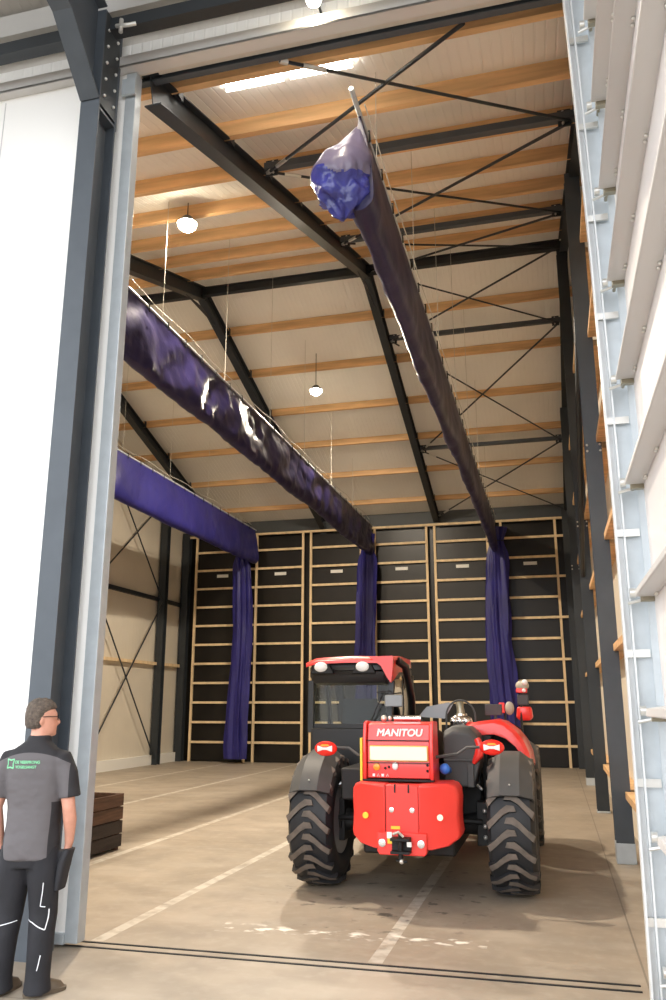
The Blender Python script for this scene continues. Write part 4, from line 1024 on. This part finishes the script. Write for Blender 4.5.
# trunk and limbs
bb.ellipses([(0, 0, 0.84, 0.155, 0.105), (0, 0, 0.95, 0.165, 0.11), (0, 0.01, 1.05, 0.155, 0.11), (0, 0.01, 1.20, 0.165, 0.11), (0, -0.01, 1.34, 0.175, 0.105), (0, -0.015, 1.41, 0.15, 0.08), (0, -0.02, 1.45, 0.08, 0.055)], 28, 2.3)
ARM = {}
for s_ in (-1, 1):
    sh, el, wr = (s_*0.195, -0.015, 1.375), (s_*0.262, -0.03, 1.10), (s_*0.250, 0.045, 0.875)
    ARM[s_] = (sh, el, wr)
    bb.tube([(s_*0.12, -0.01, 1.39), sh, (s_*0.225, -0.022, 1.27), el, (s_*0.264, -0.005, 1.03), (s_*0.256, 0.03, 0.94), wr], [0.05, 0.056, 0.052, 0.044, 0.046, 0.036, 0.030], 16)
    # hand slipped into the pocket: palm, four curled fingers, thumb
    bb.ellipses([(s_*0.226, 0.062, 0.775, 0.020, 0.040), (s_*0.236, 0.055, 0.82, 0.022, 0.042), (s_*0.247, 0.048, 0.87, 0.026, 0.032)], 14, 2.3)
    for k, (dy, ln) in enumerate(((0.030, 0.070), (0.010, 0.080), (-0.011, 0.074), (-0.031, 0.058))):
        bb.tube([(s_*0.228, 0.062+dy, 0.79), (s_*0.220, 0.066+dy, 0.775-ln*0.5), (s_*0.206, 0.068+dy, 0.775-ln)], [0.0105, 0.010, 0.008], 8)
    bb.tube([(s_*0.240, 0.075, 0.85), (s_*0.236, 0.108, 0.81), (s_*0.228, 0.118, 0.775)], [0.014, 0.012, 0.009], 8)
    hp_, kn, an = (s_*0.095, 0, 0.86), (s_*0.115, 0.02, 0.47), (s_*0.125, -0.025, 0.09)
    bb.tube([(s_*0.09, 0, 0.90), (s_*0.10, 0.005, 0.72), kn, (s_*0.12, -0.02, 0.34), an], [0.092, 0.082, 0.055, 0.057, 0.038], 18)
    bb.tube([(s_*0.125, -0.06, 0.045), (s_*0.13, 0.03, 0.05), (s_*0.145, 0.14, 0.032)], [0.032, 0.036, 0.026], 12)
man = bb.build('person', M['skin'], None, remesh=0.008, sm=4, xform=None, origin=(0, 0, 0))
man.matrix_world = XF
tag(man, 'person in grey and black polo shirt and glasses, back turned, hands in pockets', 'person')
def cloth_build(b_, nm, mt, par=man, **kw): return b_.build(nm, mt, par, **kw)
# hair: cap over the back and top of the head
hb = MB()
sec = [(0, -0.030, 1.600, 0.064, 0.060), (0, -0.030, 1.625, 0.076, 0.076), (0, -0.022, 1.66, 0.084, 0.086), (0, -0.014, 1.695, 0.086, 0.095), (0, -0.006, 1.73, 0.082, 0.100), (0, -0.006, 1.76, 0.066, 0.086), (0, -0.006, 1.783, 0.040, 0.056), (0, -0.006, 1.793, 0.014, 0.02)]
hb.ellipses(sec, 32, 2.1)
for v in hb.bm.verts:
    d = 0.005*noise.noise(v.co*60) + 0.004*noise.noise(v.co*140); c_ = Vector((0, -0.01, 1.68)); v.co += (v.co-c_).normalized()*d
    # keep the face and the ears free
    if v.co.y > 0.005 and v.co.z < 1.715: v.co.y = 0.005 + (v.co.y-0.005)*0.25; v.co.x *= 0.93
hb.bm.transform(Matrix.Translation((0,-0.01,1.69)) @ Matrix.Diagonal((1.06,1.05,1.03,1)) @ Matrix.Translation((0,0.01,-1.69)))
hb.bm.transform(HEADROT)
cloth_build(hb, 'hair', M['hair'], smooth=80)
gb = MB()
for s_ in (-1, 1):
    gb.tube([(s_*0.082, -0.005, 1.672), (s_*0.080, 0.05, 1.676), (s_*0.066, 0.106, 1.676)], 0.0028, 6)
    gb.tube([(s_*0.035+0.026*math.cos(a), 0.112-0.006*abs(math.cos(a)), 1.668+0.018*math.sin(a)) for a in [2*PI*k/14 for k in range(15)]], 0.002, 6)
gb.tube([(-0.010, 0.112, 1.672), (0.010, 0.112, 1.672)], 0.002, 6)
gb.bm.transform(HEADROT)
cloth_build(gb, 'glasses', M['blackm'])
# polo shirt
sb = MB()
sb.ellipses([(0, 0.0, 0.785, 0.180, 0.128), (0, 0.0, 0.80, 0.187, 0.135), (0, 0.0, 0.90, 0.190, 0.138), (0, 0.008, 1.00, 0.182, 0.136), (0, 0.008, 1.10, 0.184, 0.134), (0, 0.0, 1.22, 0.197, 0.134), (0, -0.012, 1.34, 0.212, 0.128), (0, -0.018, 1.41, 0.208, 0.115), (0, -0.022, 1.455, 0.172, 0.098), (0, -0.022, 1.49, 0.122, 0.082), (0, -0.018, 1.515, 0.088, 0.075)], 36, 2.35)
for s_ in (-1, 1):
    sb.tube([(s_*0.10, -0.018, 1.415), (s_*0.188, -0.018, 1.392), (s_*0.232, -0.02, 1.31), (s_*0.256, -0.026, 1.22), (s_*0.264, -0.028, 1.165)], [0.066, 0.076, 0.074, 0.070, 0.071], 18)
for v in sb.bm.verts:
    k = 0.010*noise.noise(Vector((v.co.x*6, v.co.y*6, v.co.z*10)))
    v.co += Vector((v.co.x, v.co.y, 0)).normalized()*k
sb.ellipses([(0.0, -0.014, 1.49, 0.092, 0.082), (0.0, -0.013, 1.51, 0.088, 0.079), (0.003, -0.007, 1.545, 0.079, 0.075), (0.003, -0.006, 1.556, 0.074, 0.070)], 28, 2.1)
sh_o = cloth_build(sb, 'polo_shirt', M['shirt'], remesh=0.009, sm=5)
# print on the back: open four pointed star and two lines of lettering, laid on the cloth
def back_y(x, z):
    return -0.128 - 0.006 + 0.45*x*x + max(0, (z-1.34))*0.25
from mathutils.bvhtree import BVHTree
def cloth_tree(o):
    bpy.context.view_layer.update()
    return BVHTree.FromObject(o, bpy.context.evaluated_depsgraph_get())
shirt_tree = cloth_tree(sh_o)
def drape(o, tree, y0, lift=0.002):
    for v in o.data.vertices:
        h_ = tree.ray_cast(Vector((v.co.x, -1, v.co.z)), Vector((0, 1, 0)))
        if h_[0] is not None: v.co.y = h_[0].y - lift + (v.co.y - y0)
gb = MB()
cx_, cz_ = -0.142, 1.378; star = []
for k in range(8):
    a = PI/4*k + PI/4; r_ = 0.040 if k % 2 == 0 else 0.022
    star.append((cx_ + r_*math.cos(a), -0.15, cz_ + r_*math.sin(a)))
for k in range(0, 8, 2):
    p, q, r_ = star[k], star[k+1], star[(k+2) % 8]
    gb.tube([p, q, r_], 0.0048, 6)
st = gb.build('star_emblem', M['green'], sh_o)
drape(st, shirt_tree, -0.15, 0.001)
for body, size, x, z, bold in (('DE VEERPRONG', 0.025, -0.015, 1.388, 0.0), ('VOGELSANGT', 0.0235, -0.022, 1.358, 0.0)):
    o = text_obj(body, size, M['green'], sh_o, (x, -0.15, z), Matrix.Rotation(math.radians(90), 3, 'X'), 'shirt_lettering', 0.001, sx=1.0, fat=0.0008)
    drape(o, shirt_tree, -0.15, 0.002)
# trousers
tb = MB()
tb.ellipses([(0, 0.0, 0.74, 0.165, 0.118), (0, 0.0, 0.80, 0.176, 0.123), (0, 0.0, 0.88, 0.170, 0.12), (0, 0.0, 0.92, 0.165, 0.118)], 30, 2.4)
for s_ in (-1, 1):
    tb.tube([(s_*0.085, 0.0, 0.86), (s_*0.10, 0.0, 0.72), (s_*0.112, 0.008, 0.58), (s_*0.12, 0.012, 0.46), (s_*0.126, -0.012, 0.33), (s_*0.130, -0.022, 0.20), (s_*0.132, -0.022, 0.10), (s_*0.132, -0.016, 0.022)], [0.112, 0.110, 0.100, 0.090, 0.086, 0.080, 0.080, 0.092], 22)
    tb.ellipses([(s_*0.205, 0.055, 0.66, 0.035, 0.06), (s_*0.215, 0.055, 0.74, 0.045, 0.07), (s_*0.225, 0.052, 0.81, 0.048, 0.066), (s_*0.228, 0.05, 0.835, 0.046, 0.06)], 16, 2.3)
for v in tb.bm.verts:
    k = 0.012*noise.noise(Vector((v.co.x*7, v.co.y*7, v.co.z*9)))
    v.co += Vector((0.3, 1, 0)).normalized()*k
tr = cloth_build(tb, 'trousers', M['trouser'], remesh=0.009, sm=4)
leg_tree = cloth_tree(tr)
pb = MB(); pb.ellipses([(0.212, 0.03, 0.60, 0.022, 0.066), (0.217, 0.03, 0.64, 0.026, 0.072), (0.236, 0.025, 0.76, 0.030, 0.075), (0.262, 0.03, 0.845, 0.028, 0.060)], 16, 3)
pb.build('holster_pocket', M['pocket'], tr, bevel=0.004)
for pts in ([(0.150, -0.098, 0.66), (0.146, -0.100, 0.60), (0.135, -0.098, 0.52), (0.165, -0.085, 0.515)], [(0.04, -0.068, 0.435), (0.09, -0.082, 0.425), (0.14, -0.085, 0.40), (0.175, -0.068, 0.385)], [(-0.04, -0.068, 0.425), (-0.09, -0.082, 0.415), (-0.16, -0.08, 0.40)], [(0.185, -0.055, 0.50), (0.183, -0.06, 0.44), (0.176, -0.066, 0.385)], [(0.168, -0.082, 0.245), (0.160, -0.088, 0.19), (0.154, -0.09, 0.16)]):
    fine = []
    for a_, c_ in zip(pts, pts[1:]): fine += [tuple(Vector(a_).lerp(Vector(c_), k/6)) for k in range(6)]
    fine.append(pts[-1]); fine = [(p[0], -0.1, p[2]) for p in fine]
    pb = MB(); pb.tube(fine, 0.0030, 6); pp = pb.build('reflective_piping', M['piping'], tr)
    drape(pp, leg_tree, -0.1, 0.001)
for s_ in (-1, 1):
    ang = Matrix.Translation((s_*0.13, -0.02, 0)) @ Matrix.Rotation(math.radians(-s_*14 - 30), 4, 'Z')
    kb = MB(); kb.ellipses([(0, 0.055, 0.0, 0.048, 0.142), (0, 0.055, 0.022, 0.050, 0.145), (0, 0.05, 0.024, 0.047, 0.138), (0, 0.04, 0.055, 0.044, 0.12), (0, 0.0, 0.085, 0.040, 0.078), (0, -0.015, 0.12, 0.042, 0.05)], 24, 2.6)
    kb.bm.transform(ang); kb.build('shoe', M['shoe'], man)

# ------------------------------------------------------------------ daylight, camera
w = bpy.data.worlds.new('world'); SC.world = w; w.use_nodes = True
wn = w.node_tree.nodes; wl = w.node_tree.links
bg = wn['Background']; bg.inputs[1].default_value = 4.5
tcw = wn.new('ShaderNodeTexCoord'); sw = wn.new('ShaderNodeSeparateXYZ'); wl.new(tcw.outputs['Generated'], sw.inputs[0])
rw = wn.new('ShaderNodeValToRGB'); wl.new(sw.outputs[2], rw.inputs[0])
rw.color_ramp.elements[0].position = 0.0; rw.color_ramp.elements[0].color = (0.10, 0.095, 0.085, 1)      # ground beyond the yard
rw.color_ramp.elements[1].position = 0.02; rw.color_ramp.elements[1].color = (0.93, 0.96, 1.0, 1)        # overcast sky
wl.new(rw.outputs[0], bg.inputs[0])

f_px, pitch, yaw = 818.0, math.radians(14.069), math.radians(14.749)
cam = bpy.data.cameras.new('camera'); co = bpy.data.objects.new('camera', cam); COL.objects.link(co)
cam.sensor_fit = 'VERTICAL'; cam.sensor_height = 36.0; cam.lens = 36.0*f_px/1000.0; cam.clip_start = 0.05
co.location = (0, 0, 1.75); co.rotation_euler = (math.radians(90)+pitch, 0, yaw)
SC.camera = co
SC.view_settings.view_transform = 'Standard'; SC.view_settings.look = 'None'; SC.view_settings.gamma = 1
SC.view_settings.use_curve_mapping = False; SC.view_settings.exposure = 0.0
SC.cycles.use_denoising = True
SC.cycles.max_bounces = 8; SC.cycles.diffuse_bounces = 5; SC.cycles.sample_clamp_indirect = 6.0
SC.cycles.use_light_tree = True
for o in list(bpy.data.objects):
    if '_o' in o: del o['_o']
